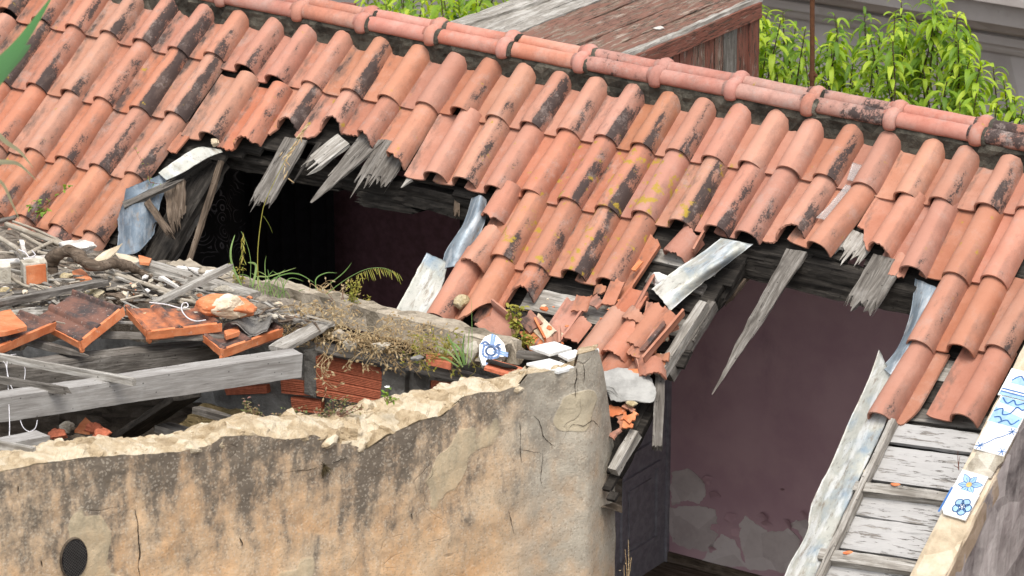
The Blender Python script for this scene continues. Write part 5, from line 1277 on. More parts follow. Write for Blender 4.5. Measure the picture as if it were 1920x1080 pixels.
# hollow brick rubble on the flat tile
t = empty('brick_chunk', DP(424, 585, .1), 'broken hollow brick lump with pale mortar face on flat tile', 'brick', 'broken bricks')
Mc = frame(DP(424, 576, .16), RT*.97 - UP*.12, DN)
V, F = rock_mesh((.14, .075, .062), 91, 4, .28, 7); obj('clay_body', V, F, ORANGE, Mc, t)
V, F = rock_mesh((.115, .055, .058), 92, 4, .35, 9); obj('mortar_face', V, F, VERGE, Mc @ Matrix.Translation((.01, -.035, .016)), t)
# corrugated grey sheet
G = []
for i in range(30):
    t_ = i/29; a = DP(448, 578, .10).lerp(DP(512, 598, .09), t_); c = DP(432, 610, .09).lerp(DP(500, 626, .07), t_)
    G.append([a.lerp(c, j/8) + DN*(.020*math.sin(t_*7.0+.6)) for j in range(9)])
V, F = slab(G, .007); Mg = frame(DP(470, 600, .08), RT, DN); tag(obj('corrugated_sheet', world_to_local(V, Mg), F, CEMENT, Mg, None, True), 'curved grey fibre cement sheet piece right of the brick lump', 'cement sheet')
# ------------------------------------------------------------------ flat interlocking tiles with channels
def flat_tile(corners, hs, label, th=.020, fresh=.0, seed=0):
    """corners: back-left, back-right, front-right, front-left in the photo; rolled rims, two channels and a nib"""
    P = [DP(x, y, h) for (x, y), h in zip(corners, hs)]; bl, br, fr, fl = P
    nn = (br-bl).cross(fl-bl).normalized()
    if nn.dot(UP) < 0: nn = -nn
    cen = (bl+br+fr+fl)/4; M = frame(cen, fr-fl, nn); Mi = M.inverted(); q = [Mi @ p for p in P]
    nu, nv = 40, 26; top = []
    def h(a, b_):
        z = 0
        for c0_, c1_, hh in ((-.01, .065, .022), (.36, .50, .020), (.935, 1.01, .022)):
            m_, w_ = (c0_+c1_)/2, (c1_-c0_)/2; z = max(z, hh*max(0, 1-(abs(a-m_)/w_)**4))
        z += .010*max(0, 1-abs(b_-.985)/.03) + .004*max(0, 1-abs(b_-.93)/.02)
        return z
    V = []
    for s_ in (0, 1):
        for j in range(nv+1):
            b_ = j/nv
            for i in range(nu+1):
                a = i/nu; p = q[0].lerp(q[1], a).lerp(q[3].lerp(q[2], a), b_)
                p = Vector((p.x + .004*nz((a*9, b_*9, s_), 1, seed)*(i in (0, nu) or j in (0, nv)), p.y + .004*nz((a*9, b_*9, 5), 1, seed)*(j == 0), p.z + h(a, b_) + .0015*nz((a*8, b_*8, 0), 1, seed) - (th + (.016 if (s_ and b_ > .965) else 0))*s_)); V.append(p)
    S = (nu+1)*(nv+1); F = []; n_ = nu+1
    for j in range(nv):
        for i in range(nu):
            a = j*n_+i; F += [(a, a+n_, a+n_+1, a+1), (S+a, S+a+1, S+a+n_+1, S+a+n_)]
    for i in range(nu):
        for j in (0, nv): a = j*n_+i; F.append((a, a+1, S+a+1, S+a) if j == 0 else (a, S+a, S+a+1, a+1))
    for j in range(nv):
        for i in (0, nu): a = j*n_+i; F.append((a, S+a, S+a+n_, a+n_) if i == 0 else (a, a+n_, S+a+n_, S+a))
    t = empty('flat_roof_tile', cen, label, 'flat roof tile', 'flat interlocking tiles on the debris heap')
    o = obj('tile_body', V, F, FLATCLAY, M, t); o['fresh'] = fresh
    # bright broken / moulded front rims
    b = MB(); z0 = -th-.010
    def rim(p, r, ww, hh):
        d = (r-p); L_ = d.length; Mr = frame(p, d, (0, 0, 1)); V2, F2 = beam_mesh(L_, ww, hh, seed=seed+2, rough=.0025, nw=4, seg=14); b.add([Mr @ Vector(v) for v in V2], F2)
    rim(q[3] + Vector((0, .006, -.004)), q[2] + Vector((0, .006, -.004)), .018, .040); o = obj('front_rim', b.V, b.F, ORANGE, M, t)
    b = MB(); rim(q[3] + Vector((.006, .012, -.004)), q[3].lerp(q[0], .92) + Vector((.006, 0, -.006)), .016, .034); obj('side_rim', b.V, b.F, ORANGE, M, t)
    V2, F2 = rock_mesh((.016, .016, .024), seed, 2, .4, 5); obj('corner_nib', V2, F2, ORANGE, M @ Matrix.Translation(q[3] + Vector((.012, .012, -.028))), t)
    return t
flat_tile([(62, 600), (140, 549), (232, 582), (152, 646)], [.07, .16, .14, .05], 'biggest soot-dark flat tile with orange broken front edge', seed=1)
flat_tile([(-60, 610), (40, 588), (104, 610), (-30, 668)], [.10, .12, .09, .04], 'flat tile at left edge with long orange rim', seed=2, fresh=.1)
flat_tile([(234, 578), (374, 578), (416, 612), (276, 628)], [.12, .12, .09, .06], 'middle flat tile lying square with a white cord on it', seed=3, fresh=.62)
flat_tile([(378, 630), (490, 590), (530, 622), (418, 662)], [.04, .06, .05, .02], 'flat tile jutting over the beam under the grey lath', seed=4, fresh=.1)
plate('tile_fragment', [(-6, 585), (18, 580), (52, 612), (10, 622), (-6, 624)], .13, .02, ORANGE, 'raw orange broken flat tile piece at left edge', 'tile fragment', SG, .003, 3)
plate('tile_fragment', [(135, 508), (152, 503), (172, 522), (142, 524)], .12, .012, ORANGE, 'orange chip under the gnarled branch', 'tile fragment', SG, .003, 4)
plate('tile_fragment', [(260, 478), (284, 484), (280, 494), (262, 492)], .13, .012, ORANGE, 'red-brown chip at the back of the heap', 'tile fragment', SG, .003, 5)
plate('tile_fragment', [(420, 620), (446, 612), (450, 622), (424, 630)], .07, .02, ORANGE, 'small red chip below the brick lump', 'tile fragment', SG, .003, 6)
plate('tile_fragment', [(800, 660), (850, 668), (846, 682), (800, 672)], .04, .03, BRICK, 'flat red brick strip among the dry weeds', 'tile fragment', SG, .003, 7)
stick([(32, 640), (60, 628), (95, 615)], .0, .006, WREED, 'thin lath end under the left flat tile', 90)
# cords
def cord(pts, hs, r, label, mat=ROPE):
    P = spline([DP(x, y, h) for (x, y), h in zip(pts, hs)], 8); b = MB(); b.tube(P, r, 6)
    return tag(b.build('cord', mat, None, True), label, 'cord', 'white cords in the debris')
cord([(280, 567), (312, 571), (340, 578), (352, 575), (350, 568), (342, 570), (341, 582), (352, 596), (368, 602), (386, 600)], [.16, .16, .16, .17, .17, .17, .17, .15, .14, .14], .0028, 'knotted white cord over the middle flat tile')
cord([(35, 468), (48, 474), (55, 482), (66, 478), (60, 470)], [.17]*5, .0028, 'white cord tied round the canes')
cord([(30, 664), (16, 668), (13, 684), (14, 705), (16, 740), (18, 800), (16, 830)], [.02, .03, .02, .0, 0, -.05, -.1], .0018, 'white cord looped round the thin batten and hanging down')
cord([(0, 674), (10, 682), (14, 700), (20, 722), (26, 735)], [.02, .02, .02, .02, .02], .0018, 'second white cord curving at the left edge')
cord([(43, 684), (47, 692), (46, 710), (42, 730)], [.0, .02, .02, .02], .0015, 'short wire hanging behind the battens')
cord([(38, 788), (44, 802), (55, 809), (66, 803), (70, 788)], [.0, .0, .0, .0, .0], .0016, 'white cord loop hanging under the big beam')
# ------------------------------------------------------------------ shed beams
BG = 'beams of the collapsed shed roof'
def beam(A, B, dA, dB, wid, ht, mat, label, **kw):
    """front top edge given in the photo; beam lies behind and below that edge"""
    a, c = DP(*A, dA), DP(*B, dB); d = (c-a).normalized(); back = d.cross(Vector((0, 0, 1))).normalized()
    if back.dot(FW) < 0: back = -back
    o = back*wid/2 - Vector((0, 0, ht/2))
    return timber('timber_beam', a+o, c+o, wid, ht, mat, Vector((0, 0, 1)), None, label, 'beam', BG, **kw)
beam((-30, 751), (566, 664), .02, .06, .09, .112, WBEAM, 'longest pale sawn beam with bright top ending at the brick', seed=1, rough=.002)
beam((-30, 695), (420, 644), -.03, -.03, .10, .105, WGREY, 'darker cracked beam behind the longest pale beam', seed=2, rough=.004)
beam((-10, 838), (92, 818), .0, .0, .09, .075, WBEAM, 'short beam end at the lower left above the wall crest', seed=3, rough=.002)
timber('batten', DP(-12, 668, .03), DP(252, 716, .06), .026, .034, WPALE, DN, None, 'thin grey batten lying slantwise over both beams', 'batten', 'thin battens over the beams', seed=4, rough=.002)
timber('batten', DP(-12, 710, .03), DP(116, 731, .04), .030, .030, WGREY, DN, None, 'short splintered batten below the slanting one', 'batten', 'thin battens over the beams', seed=5, rough=.004, rag=.03)
timber('batten', DP(-12, 832, .05), DP(64, 846, .05), .026, .03, WPALE, DN, None, 'white topped batten at the lower left corner', 'batten', 'thin battens over the beams', seed=6, rough=.002)
# things down in the void
def VP(x, y, h=0): return DP(x, y, -.55+h)
timber('plank', VP(215, 830, .05), DP(350, 742, -.15), .16, .03, WDARK, DN, None, 'dark wide board leaning in the shadow under the beam', 'plank', DG, seed=41, rough=.005)
timber('plank', VP(305, 800, .2), VP(378, 822, .2), .10, .03, WGREY, DN, None, 'dim grey board end beside the leaning dark board', 'plank', DG, seed=42, rag=.04)
timber('plank', VP(368, 768, .25), VP(452, 792, .25), .055, .03, WGREY, DN, None, 'greenish grey lath on the earth under the beam end', 'plank', DG, seed=43, rag=.03, taper=.6)
rock('earth_clod', VP(415, 790, .12), (.25, .14, .10), rubble('yellow_earth', [(.06, .045, .025), (.14, .105, .05), (.22, .165, .085), (.3, .24, .14)], 14), 44, label='ochre earth clod heaped under the beam end', cat='earth clod', sub=4, rough=.7)
plate('tile_fragment', [(140, 806), (160, 782), (170, 792), (168, 810)], -.45, .014, ORANGE, 'orange shard in the dark void under the beam', 'tile fragment', SG, .003, 9)
for k, (x, y, mt, lab) in enumerate([(125, 800, STONE, 'grey stone in the void left of the orange shard'), (190, 815, BRICK, 'reddish lump in the void right of the orange shard'), (110, 815, BRICK, 'dark red lump at the left of the void'), (150, 822, EARTH, 'dark clod below the orange shard'), (175, 800, BRICK, 'small red lump behind the orange shard')]):
    rock('stone' if mt is STONE else 'rubble_lump', VP(x, y, .12), (.05, .04, .03), mt, 160+k, label=lab, cat='stone' if mt is STONE else 'rubble lump', group=STG, rough=.7)

fallen(866, 497, .022, -5, 'short pinkish roll piece lapping the lowest roll beside the zinc strip', 41, .35, u0=.083, low=[(.08, .0), (.25, .0)], high=[(.08, .21), (.16, .23), (.25, .20)])
shard(872, 478, .03, -12, 'long thin red sliver wedged left of the short roll piece', u0=.0, u1=.035, v0=0, v1=.2, roll=-35, seed=42)
rock('mortar_plug', RP(403, 268, .055), (.032, .025, .022), VERGE, 43, up=RN, label='white mortar plug in a tile mouth above the bright metal strip', cat='mortar plug')
# ------------------------------------------------------------------ fine splinters and crumbs nobody could count
rs = random.Random(77); sp = {WGREY: MB(), WPALE: MB(), WBROWN: MB(), WREED: MB()}; cr_ = {WLUMP: MB(), VERGE: MB(), ORANGE: MB(), STONE: MB()}
for k in range(420):
    x = rs.uniform(-10, 600); y0, y1 = interp(x, BED_T), interp(x, BED_B); f = rs.random()**.9; y = y0 + (y1-y0)*f*.93 + 4
    h_ = .04 + .055*math.sin(min(1, f)*math.pi) + rs.uniform(0, .035); c = DP(x, y, h_)
    if rs.random() < .55:
        d = (RT*rs.gauss(1, .5) + FH*rs.gauss(0, .7) + Vector((0, 0, rs.gauss(-.05, .18)))).normalized(); ln = rs.uniform(.05, .20)
        key = rs.choice([WGREY, WPALE, WPALE, WBROWN, WREED]); Mx = frame(c - d*ln/2, d, DN + RT*rs.gauss(0, .4)); V, F = beam_mesh(ln, rs.uniform(.006, .022), rs.uniform(.004, .010), seed=k, seg=4, nw=2, taper=rs.uniform(.15, 1), rough=.002); sp[key].add([Mx @ Vector(v) for v in V], F)
    else:
        s = rs.uniform(.006, .024); V, F = rock_mesh((s*1.3, s, s*.7), k, 1, .6, 4); Mx = frame(c, (rs.gauss(0, 1), rs.gauss(0, 1), .1), DN); cr_[rs.choice([WLUMP, VERGE, VERGE, ORANGE, STONE, STONE])].add([Mx @ v for v in V], F)
for x0, x1, ya, yb, n_ in ((600, 990, 612, 690, 90), (1010, 1250, 600, 700, 60)):
    for k in range(n_):
        x = rs.uniform(x0, x1); y = ya + (yb-ya)*(x-x0)/(x1-x0) + rs.uniform(-8, 40) if x1 < 1000 else rs.uniform(560, 700)
        c = yplane(x, y + 20, -1.47) if x1 < 1000 else RP(x, y, .03); s = rs.uniform(.006, .022); V, F = rock_mesh((s*1.3, s, s*.7), k, 1, .6, 4); Mx = frame(c, (rs.gauss(0, 1), rs.gauss(0, 1), .1), (0, -.4, 1)); (cr_[rs.choice([STONE, VERGE])] if x1 < 1000 else cr_[rs.choice([ORANGE, ORANGE, VERGE])]).add([Mx @ v for v in V], F)
for m_, b in sp.items(): tag(b.build('splinter_debris', m_), kind='stuff')
for m_, b in cr_.items(): tag(b.build('crumb_debris', m_), kind='stuff')
# ================================================================== plants
def leaf(b, base, dirn, length, width, droop, rs, seg=6, fold=.35, upv=Vector((0, 0, 1))):
    """curved lance-shaped leaf with a folded midrib added to builder b"""
    d = dirn.normalized(); side = d.cross(upv)
    if side.length < .1: side = d.cross(Vector((1, 0, 0)))
    side.normalize(); p = base.copy(); G = []; tw = rs.uniform(-.25, .25)
    for i in range(seg+1):
        t = i/seg; wd = width*math.sin(math.pi*min(1, t*.93+.04))**.8*(1-.25*t)
        s = (side*math.cos(tw*t*2) + d.cross(side)*math.sin(tw*t*2)); nrm = s.cross(d).normalized()
        G.append([p - s*wd/2 + nrm*wd*fold*.5, p - nrm*0, p + s*wd/2 + nrm*wd*fold*.5])
        p = p + d*length/seg; d = (d + Vector((0, 0, -1))*droop/seg).normalized()
    b.quadgrid(G)
def peach_tree(label, shoots, Y, seed, trunkpx):
    rs = random.Random(seed); base = yplane(trunkpx, 420, Y); base.z = -6
    t = empty('peach_tree', base, label, 'tree', 'peach trees behind the ridge')
    br = MB(); cr = MB(); fork = Vector((base.x, Y, -3.0))
    br.tube([base, base.lerp(fork, .5) + Vector((.05, 0, 0)), fork], [.07, .055, .045], 8, rough=.2)
    mains = [fork + Vector((rs.uniform(-.5, .5), rs.uniform(-.4, .4), rs.uniform(.8, 1.3))) for _ in range(5)]
    for m_ in mains: br.tube(spline([fork, fork.lerp(m_, .5)+Vector((.04, .03, 0)), m_], 4), .026, 6)
    for (x, y, yo) in shoots:
        tip = yplane(x, y, Y+yo); ln = rs.uniform(.45, .8)
        low = tip + Vector((rs.uniform(-.14, .14), rs.uniform(-.12, .12), -ln)); m_ = min(mains, key=lambda q: (q-low).length)
        st = spline([m_, low.lerp(m_, .35), low, low.lerp(tip, .5)+Vector((rs.uniform(-.03, .03), 0, 0)), tip], 5); n = len(st)
        br.tube(st, [.012*(1-i/(n-1)*.78) for i in range(n)], 5)
        nl = rs.randint(22, 33); a0 = rs.uniform(0, 6)
        for k in range(nl):
            f = (k/nl)**.8; f = .30 + .70*f; q = f*ln; pos = tip + (low-tip)*(1-f)*.9
            az = a0 + k*2.4 + rs.uniform(-.4, .4); el = rs.uniform(.1, .65) + (.5 if f > .93 else 0)
            d = Vector((math.cos(az)*math.cos(el), math.sin(az)*math.cos(el), math.sin(el)))
            sz = rs.uniform(.11, .18)*(1 if f < .92 else .72)
            leaf(cr, pos, d, sz*rs.uniform(.75, 1.1), sz*rs.uniform(.18, .28), rs.uniform(1.5, 3.6), rs)
    br.build('trunk', BARK, t); cr.build('crown', PEACH, t, True)
rs = random.Random(12)
CR_B = [(1415, -15), (1500, -20), (1545, 55), (1575, 25), (1612, 40), (1640, 55), (1685, -5), (1715, 25), (1752, -25), (1795, 12), (1822, 52), (1838, 112), (1878, 118), (1900, 160), (1925, 182)]
def fill(x0, x1, n, crest, ymax, rs, jit=14):
    out = []
    for k in range(n):
        x = rs.uniform(x0, x1); c = interp(x, crest); y = c + abs(rs.gauss(0, 1))*60 + 6
        if y > ymax: y = rs.uniform(c+6, ymax)
        out.append((x, y, rs.uniform(-.45, .45)))
    return out
peach_tree('bright green peach tree between the red dormer and rusty pole', [(1468, 22, .1), (1440, 66, -.2), (1492, 50, .2), (1428, 20, .3), (1455, 128, -.3), (1484, 140, -.3), (1508, 95, .0)] + fill(1405, 1530, 9, CR_B, 150, rs), 2.3, 1, 1460)
peach_tree('tallest peach tree right of the rusty pole, with gaps showing the wall', [(1565, 28, .1), (1560, 92, -.2), (1601, 108, -.1), (1621, 26, .2), (1690, 4, 0), (1702, 44, -.1), (1650, 62, .1), (1745, -18, 0), (1756, 24, -.1), (1790, 30, .1), (1812, 62, .0), (1730, 122, -.2), (1640, 100, -.3), (1600, 150, -.3), (1660, 135, -.3), (1700, 165, -.3), (1550, 150, -.3)] + fill(1545, 1760, 12, CR_B, 190, rs), 2.5, 2, 1680)
peach_tree('low peach tree at far right dipping behind the ridge', [(1795, 128, .0), (1840, 122, -.1), (1862, 125, .1), (1882, 150, 0), (1832, 172, -.2), (1902, 182, 0), (1918, 205, .0), (1776, 150, -.2), (1800, 190, -.3), (1870, 195, -.3)] + fill(1790, 1915, 6, CR_B, 215, rs), 2.1, 3, 1850)
CR_A = [(640, -60), (960, -60)]
peach_tree('peach tree mass behind the ridge left of the plank roof', [(700 + i*26, -45 + (i % 3)*16, rs.uniform(-.3, .3)) for i in range(10)] + [(690 + i*34, -15 + (i % 2)*22, rs.uniform(-.5, .1)) for i in range(7)] + [(720+i*40, 30, -.5) for i in range(4)], 2.6, 4, 800)
# ------------------------------------------------------------------ grasses and weeds on the low wall
def blade(b, P, w0, rs, n=8, face=None):
    S = spline(P, n); m = len(S); G = []
    for i, p in enumerate(S):
        t = (S[min(i+1, m-1)]-S[max(i-1, 0)]).normalized(); s = t.cross((CAM-p).normalized()).normalized()
        w_ = w0*(math.sin(math.pi*min(1, i/(m-1)*.85+.13)))**.7 if i < m-1 else w0*.05
        nr = s.cross(t); G.append([p - s*w_/2, p + nr*w_*.2, p + s*w_/2])
    b.quadgrid(G)
def dp(x, y, fx, fy): 
    """point above a foot on the debris level, in the plane facing the camera through that foot"""
    f = DP(fx, fy, .05); return hit(x, y, -FW, f)
def plant(name, label, cat, foot, blades=(), stems=(), heads=(), mat=GRASS, smat=GRASS, hmat=STRAW, group=None, fn=None):
    fx, fy = foot; fp = (lambda x, y: dp(x, y, fx, fy)) if fn is None else fn
    base = fp(fx, fy); t = empty(name, base, label, cat, group); rs = random.Random(int(fx*7+fy))
    if blades:
        b = MB()
        for pts, w_ in blades: blade(b, [fp(x, y) + FW*rs.uniform(-.04, .04)*(k > 0) for k, (x, y) in enumerate(pts)], w_, rs)
        b.build('blade', mat, t, True)
    if stems:
        b = MB()
        for pts, r in stems:
            P = spline([fp(x, y) for x, y in pts], 6); b.tube(P, [r*(1-.6*i/(len(P)-1)) for i in range(len(P))], 5)
        b.build('stem', smat, t, True)
    if heads:
        b = MB()
        for (x, y, dx, dy, ln, w_) in heads:
            p = fp(x, y); q = fp(x+dx, y+dy); blade(b, [p, p.lerp(q, .5)+FW*rs.uniform(-.01, .01), q], w_, rs, 4)
        b.build('seed_head', hmat, t, True)
    return t
rs = random.Random(9)
oat = []
for k in range(16):
    f = k/15; x, y = 578 - 36*f, 232 + 60*f; oat.append((x + rs.uniform(-3, 3), y, rs.uniform(-14, 4), rs.uniform(6, 16), 0, .006))
for k in range(8): oat.append((532+rs.uniform(-5, 8), 285+k*7, rs.uniform(-6, 12), rs.uniform(8, 18), 0, .005))
plant('wild_oat', 'tall thin grass stem rising across the left hole to pale oat spikelets', 'grass plant', (486, 556), stems=[([(486, 556), (483, 480), (490, 410), (500, 372), (530, 310), (560, 258), (580, 230)], .0026), ([(494, 405), (504, 420), (511, 437)], .0012)], heads=oat, smat=WEED, hmat=STRAW, group='grasses on the low wall')
hd = [(455 + 2*math.sin(k), 436 + k*3.2, rs.uniform(-6, 8), rs.uniform(8, 18), 0, .004) for k in range(16)]
plant('brome_grass', 'green brome grass with one nodding green head before the curtain', 'grass plant', (462, 548), blades=[([(460, 550), (437, 500), (433, 470), (440, 440)], .010), ([(470, 550), (480, 500), (465, 492)], .012)], stems=[([(468, 545), (470, 490), (462, 455), (452, 434)], .002)], heads=hd, hmat=WEED, group='grasses on the low wall')
gb = []
for k in range(22):
    x0 = 486 + rs.uniform(-14, 70); y0 = 552 + (x0-486)*.18 + rs.uniform(0, 10); ln = rs.uniform(25, 75); dr = rs.uniform(-.6, .9)
    gb.append(([(x0, y0), (x0 + dr*ln*.4, y0 - ln*.6), (x0 + dr*ln*1.0, y0 - ln*rs.uniform(.5, .95))], rs.uniform(.003, 0.0039)))
gb += [([(486, 545), (484, 520), (505, 518), (556, 502)], 0.0066), ([(500, 530), (530, 515), (560, 514), (590, 530)], 0.0060), ([(596, 560), (592, 525), (610, 512), (632, 512)], 0.0054), ([(580, 560), (640, 515), (660, 492)], 0.0042), ([(560, 566), (545, 548), (520, 540)], 0.0072), ([(600, 570), (585, 555), (550, 565), (580, 580)], 0.0078), ([(500, 556), (497, 500), (500, 480)], 0.0036), ([(506, 552), (520, 520), (535, 505)], 0.0042)]
plant('grass_tuft', 'green grass tuft with long bent blades on the coping', 'grass plant', (500, 560), blades=gb, group='grasses on the low wall')
hb_ = []
for k in range(26):
    f = k/25; x = 668 + 80*f; y = 516 - 22*math.sin(f*2.2)*.9 + 14*f*f; hb_.append((x, y, rs.uniform(2, 9), rs.uniform(10, 24), 0, .0035))
plant('brome_grass', 'arching brome grass with a comb-like drooping head over the black hole', 'grass plant', (590, 572), stems=[([(590, 572), (620, 545), (655, 520), (690, 504), (725, 504), (748, 522)], .0024)], heads=hb_, hmat=WEED, smat=GRASS, group='grasses on the low wall')
plant('grass_tuft', 'small grey-green grass tuft beside the broken blue tile', 'grass plant', (868, 682), blades=[([(866, 685), (850, 650), (838, 625)], .010), ([(870, 685), (862, 655), (845, 640)], .010), ([(868, 688), (840, 660), (815, 648)], .008), ([(874, 684), (878, 645), (880, 615)], .005), ([(860, 688), (835, 672), (822, 670)], .008), ([(872, 684), (868, 650), (872, 625)], .007), ([(878, 690), (885, 655), (884, 560)], .003)], group='grasses on the low wall')
# dry weeds: wiry tangles
def tangle(label, foot, box, n, mat, seed, rmax=.0022, up_=1.0, name='dry_weed', group='dry weeds on the low wall'):
    rs = random.Random(seed); t = empty(name, dp(*foot, *foot), label, 'dry weed', group); b = MB(); hb2 = MB()
    for k in range(n):
        x0 = foot[0] + rs.gauss(0, (box[2]-box[0])*.16); y0 = foot[1] + rs.uniform(-6, 6) + (x0-foot[0])*.12
        x1 = rs.uniform(box[0], box[2]); y1 = rs.uniform(box[1], box[3]); fz = rs.uniform(-.08, .08)
        mid = ((x0+x1)/2 + rs.uniform(-22, 22), (y0+y1)/2 - rs.uniform(0, 26)*up_); c2 = (x1 + rs.uniform(-16, 16), y1 + rs.uniform(-5, 16))
        P = [dp(x, y, *foot) + FW*fz*i*.4 for i, (x, y) in enumerate(((x0, y0), mid, (x1, y1), c2))]
        S = spline(P, 6); r0 = rs.uniform(.45, 1)*rmax; b.tube(S, [r0*(1-.6*i/(len(S)-1)) for i in range(len(S))], 4)
        for j in range(rs.randint(2, 6)):
            p = S[rs.randrange(4, len(S))]; d = Vector((rs.gauss(0, 1), rs.gauss(0, 1), rs.gauss(0, 1))).normalized(); b.tube([p, p+d*.02+Vector((0, 0, .004)), p + d*.038], [.0012, .001, .0005], 3)
            blade(hb2, [p+d*.02, p+d*.027, p + d*.036 + Vector((0, 0, -.004))], .008, rs, 2)
    b.F and b.add(hb2.V, hb2.F); b.build('wiry_tangle', mat, t, True)
tangle('tangled dry straw weed over the brown-stained plank', (610, 625), (535, 560, 680, 650), 46, STRAW, 1)
tangle('dry weed with curled tendrils left of the brown-stained plank', (560, 605), (525, 575, 600, 640), 34, STRAW, 2)
tangle('dry weed tangle above the red hollow brick', (690, 650), (610, 590, 770, 690), 44, STRAW, 3)
tangle('sparse dry weed in front of the shaded coping face', (790, 660), (730, 600, 870, 690), 26, STRAW, 4)
tangle('dry roots hanging down over the red hollow brick face', (612, 665), (598, 680, 618, 740), 7, STRAW, 5, up_=0)
tangle('long wiry dry weed leaning over the coping edge', (720, 655), (640, 600, 800, 700), 40, STRAW, 7, .0016)
tangle('brownish dry weed beside the grey-green grass', (830, 672), (760, 620, 900, 700), 30, WEED, 8, .0016)
tangle('thin dry stems at the back of the coping', (630, 570), (570, 535, 690, 585), 24, STRAW, 6)
def spray(label, foot, tops, mat, seed, lw=.012, ll=.03, n=10, name='weed', fn=None, smat=TWIG, group='small weeds', spread=9, stem=.002):
    rs = random.Random(seed); fp = (lambda x, y: dp(x, y, *foot)) if fn is None else fn; t = empty(name, fp(*foot), label, 'weed', group); b = MB(); s_ = MB()
    for (x, y) in tops:
        P = spline([fp(*foot), fp((foot[0]+x)/2 + rs.uniform(-3, 3), (foot[1]+y)/2), fp(x, y)], 5); s_.tube(P, [stem*(1-.5*i/(len(P)-1)) for i in range(len(P))], 4)
        for k in range(n):
            p = P[rs.randrange(len(P)//2, len(P))] + Vector((rs.gauss(0, 1), rs.gauss(0, 1), rs.gauss(0, .8)))*spread*.0008
            d = Vector((rs.gauss(0, 1), rs.gauss(0, 1), rs.gauss(.3, .7))).normalized(); leaf(b, p, d, ll*rs.uniform(.6, 1.2), lw*rs.uniform(.7, 1.2), rs.uniform(.2, 1.5), rs, 3)
    s_.build('stem', smat, t, True); b.build('leaf', mat, t, True)
spray('withered yellow-brown flower head standing above the coping', (656, 590), [(668, 525), (662, 545), (675, 535), (658, 530), (676, 522)], WEED, 1, .010, .018, 26, smat=WEED, stem=.004, spread=16)
spray('small yellow-green sprig right of the withered flower head', (690, 580), [(685, 560), (693, 556), (688, 566)], WEED, 2, .012, .018, 8, smat=WEED)
spray('brown seeded weed at left of the withered flower head', (640, 585), [(645, 535), (643, 548), (610, 545), (616, 560)], STRAW, 3, .006, .012, 9)
spray('yellow flowering weed at the back of the heap', (452, 540), [(450, 492), (456, 505), (440, 515), (432, 495), (446, 525), (458, 520), (437, 505)], WEED, 4, .010, .016, 12, smat=WEED)
gsp = lambda x, y: hit(x, y, -FW, RP(964, 652, .08))
spray('lime green seedling with lobed leaves growing on the low wall', (964, 655), [(966, 575), (960, 590), (972, 585), (955, 580), (976, 578), (985, 628), (995, 640), (980, 645), (1000, 635), (965, 630)], WEED, 5, .022, .032, 15, fn=gsp, smat=WEED)
SD = leafmat('fresh_green_leaf', (.10, .20, .02), (.17, .28, .04), (.25, .34, .06))
lsp = lambda x, y: hit(x, y, -FW, RP(75, 410, .12))
spray('young seedling with bright leaves before the left tiles', (60, 402), [(85, 396), (92, 392), (78, 398), (132, 350), (125, 352), (72, 376), (60, 378)], SD, 6, .022, .038, 5, fn=lsp, spread=6)
lsp2 = lambda x, y: hit(x, y, -FW, RP(280, 338, .08))
spray('thin bare vine shoot rising from the blue zinc sheet', (282, 342), [(280, 330), (290, 342), (300, 345), (262, 292), (252, 276)], SD, 7, .010, .016, 3, fn=lsp2, spread=5)
wsp = lambda x, y: hit(x, y, -FW, W1(600, 790, .2))
for k, (foot, tops, lab) in enumerate([((475, 790), [(458, 752), (465, 760), (472, 766), (480, 770), (488, 775), (462, 775)], 'reddish succulent at the left on the wall crest'), ((545, 792), [(520, 778), (535, 770), (548, 768), (560, 766), (575, 772), (515, 784)], 'greenish low succulent on the wall crest'), ((630, 785), [(600, 770), (612, 760), (625, 752), (640, 748), (655, 745), (668, 760), (680, 765), (645, 765), (615, 772), (590, 775)], 'widest reddish succulent clump on the wall crest')]):
    spray(lab, foot, tops, SEDUM, 10+k, .011, .016, 22, name='succulent', fn=wsp, group='succulents on the wall crest', spread=16)
spray('small green plant with a white flower behind the crest', (728, 756), [(722, 735), (726, 728), (735, 748), (742, 748), (720, 745)], SD, 14, .016, .022, 6, fn=wsp)
FW_ = MB(); c = wsp(726, 727); rs = random.Random(2)
fl = empty('white_flower', c, 'tiny white flower on the small green plant', 'flower')
for k in range(5): leaf(FW_, c, Vector((math.cos(k*1.26), math.sin(k*1.26), .5)), .014, .010, .4, rs, 3)
FW_.build('petal', GLAZE, fl)
dsp = lambda x, y: hit(x, y, -FW, at_depth(1175, 1085, 16.2))
spray('thin dry flower stalk in front of the dark door', (1174, 1110), [(1178, 1012), (1172, 1030), (1184, 1045), (1170, 1060)], STRAW, 15, .006, .010, 4, fn=dsp, smat=STRAW)
spray('dry forked twig on the verge beside the star flower tile', (1798, 882), [(1796, 845), (1788, 872), (1800, 855)], TWIG, 16, .002, .004, 1, fn=lambda x, y: hit(x, y, -FW, RP(1798, 882, .06)))
rock('leaf_scrap', RP(1625, 885, .0), (.022, .016, .004), YSTONE, 171, up=RN, label='yellow dead leaf on the second white board', cat='leaf')
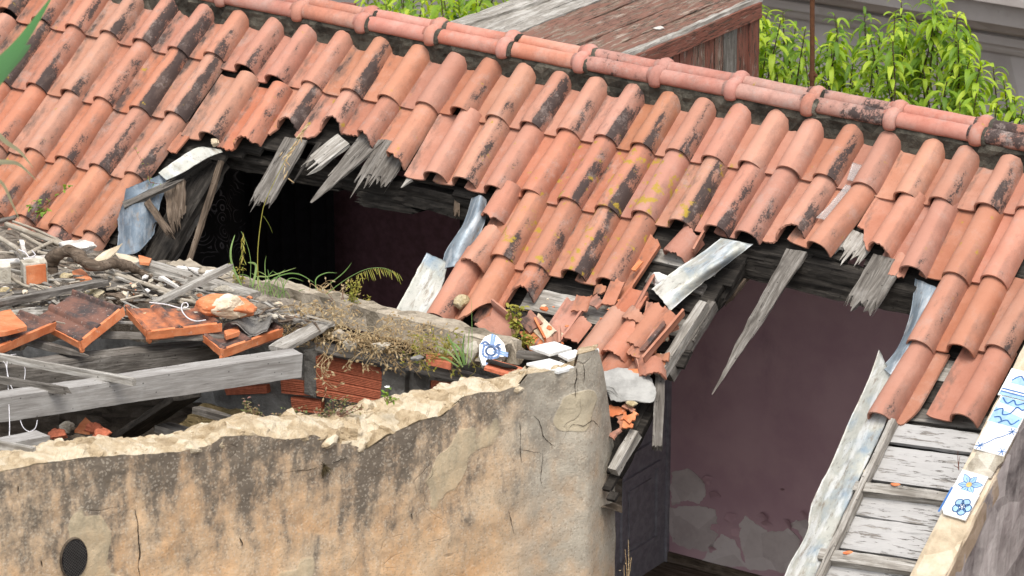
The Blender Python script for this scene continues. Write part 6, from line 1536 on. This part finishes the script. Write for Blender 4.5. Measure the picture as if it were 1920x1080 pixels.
rock('tile_crumb', RP(1679, 908, .04), (.022, .010, .006), ORANGE, 172, up=RN, label='orange crumb of tile on the upper white batten', cat='tile crumb')
rock('tile_crumb', RP(1590, 1036, .04), (.024, .012, .006), ORANGE, 173, up=RN, label='orange crumbs of tile on the lower white batten', cat='tile crumb')
# ------------------------------------------------------------------ leaves close to the camera, out of focus
LEAFN = leafmat('reed_leaf_green', (.05, .15, .05), (.07, .19, .06), (.10, .24, .07))
PALE = leafmat('pale_grass', (.40, .38, .22), (.48, .46, .28), (.55, .52, .33), .3)
def near_blade(name, label, pts, wd, dep, mat, cat, group=None):
    P = [at_depth(x, y, dep + .25*k) for k, (x, y) in enumerate(pts)]; b = MB(); rs = random.Random(1); S = spline(P, 10); m = len(S); G = []
    for i, p in enumerate(S):
        t = (S[min(i+1, m-1)]-S[max(i-1, 0)]).normalized(); s = t.cross((CAM-p).normalized()).normalized(); w_ = wd*max(.04, (1-(i/(m-1))**2.2)); nr = s.cross(t)
        G.append([p - s*w_/2 - nr*w_*.15, p, p + s*w_/2 - nr*w_*.15])
    b.quadgrid(G); return tag(b.build(name, mat, None, True), label, cat, group)
near_blade('reed_leaf', 'broad blurred green reed leaf across the top left corner', [(-60, 190), (-10, 135), (40, 78), (100, -10)], .062, 11.5, LEAFN, 'leaf', 'blurred leaves at the left edge')
near_blade('reed_leaf', 'darker blurred leaf tip under the broad reed leaf', [(-50, 190), (0, 130), (35, 100), (58, 84)], .075, 11.9, LEAFN, 'leaf', 'blurred leaves at the left edge')
near_blade('grass_stalk', 'pale blurred grass blade at left edge, upper', [(-20, 235), (10, 265), (38, 285), (62, 315)], .018, 12.5, PALE, 'leaf', 'blurred leaves at the left edge')
near_blade('grass_stalk', 'pale blurred grass blade at left edge, middle and flatter', [(-20, 305), (15, 304), (38, 310), (70, 340)], .018, 12.5, PALE, 'leaf', 'blurred leaves at the left edge')
near_blade('grass_stalk', 'thin pale blurred grass blade, lowest at left edge', [(-20, 330), (5, 345), (22, 380), (40, 420)], .012, 12.5, PALE, 'leaf', 'blurred leaves at the left edge')
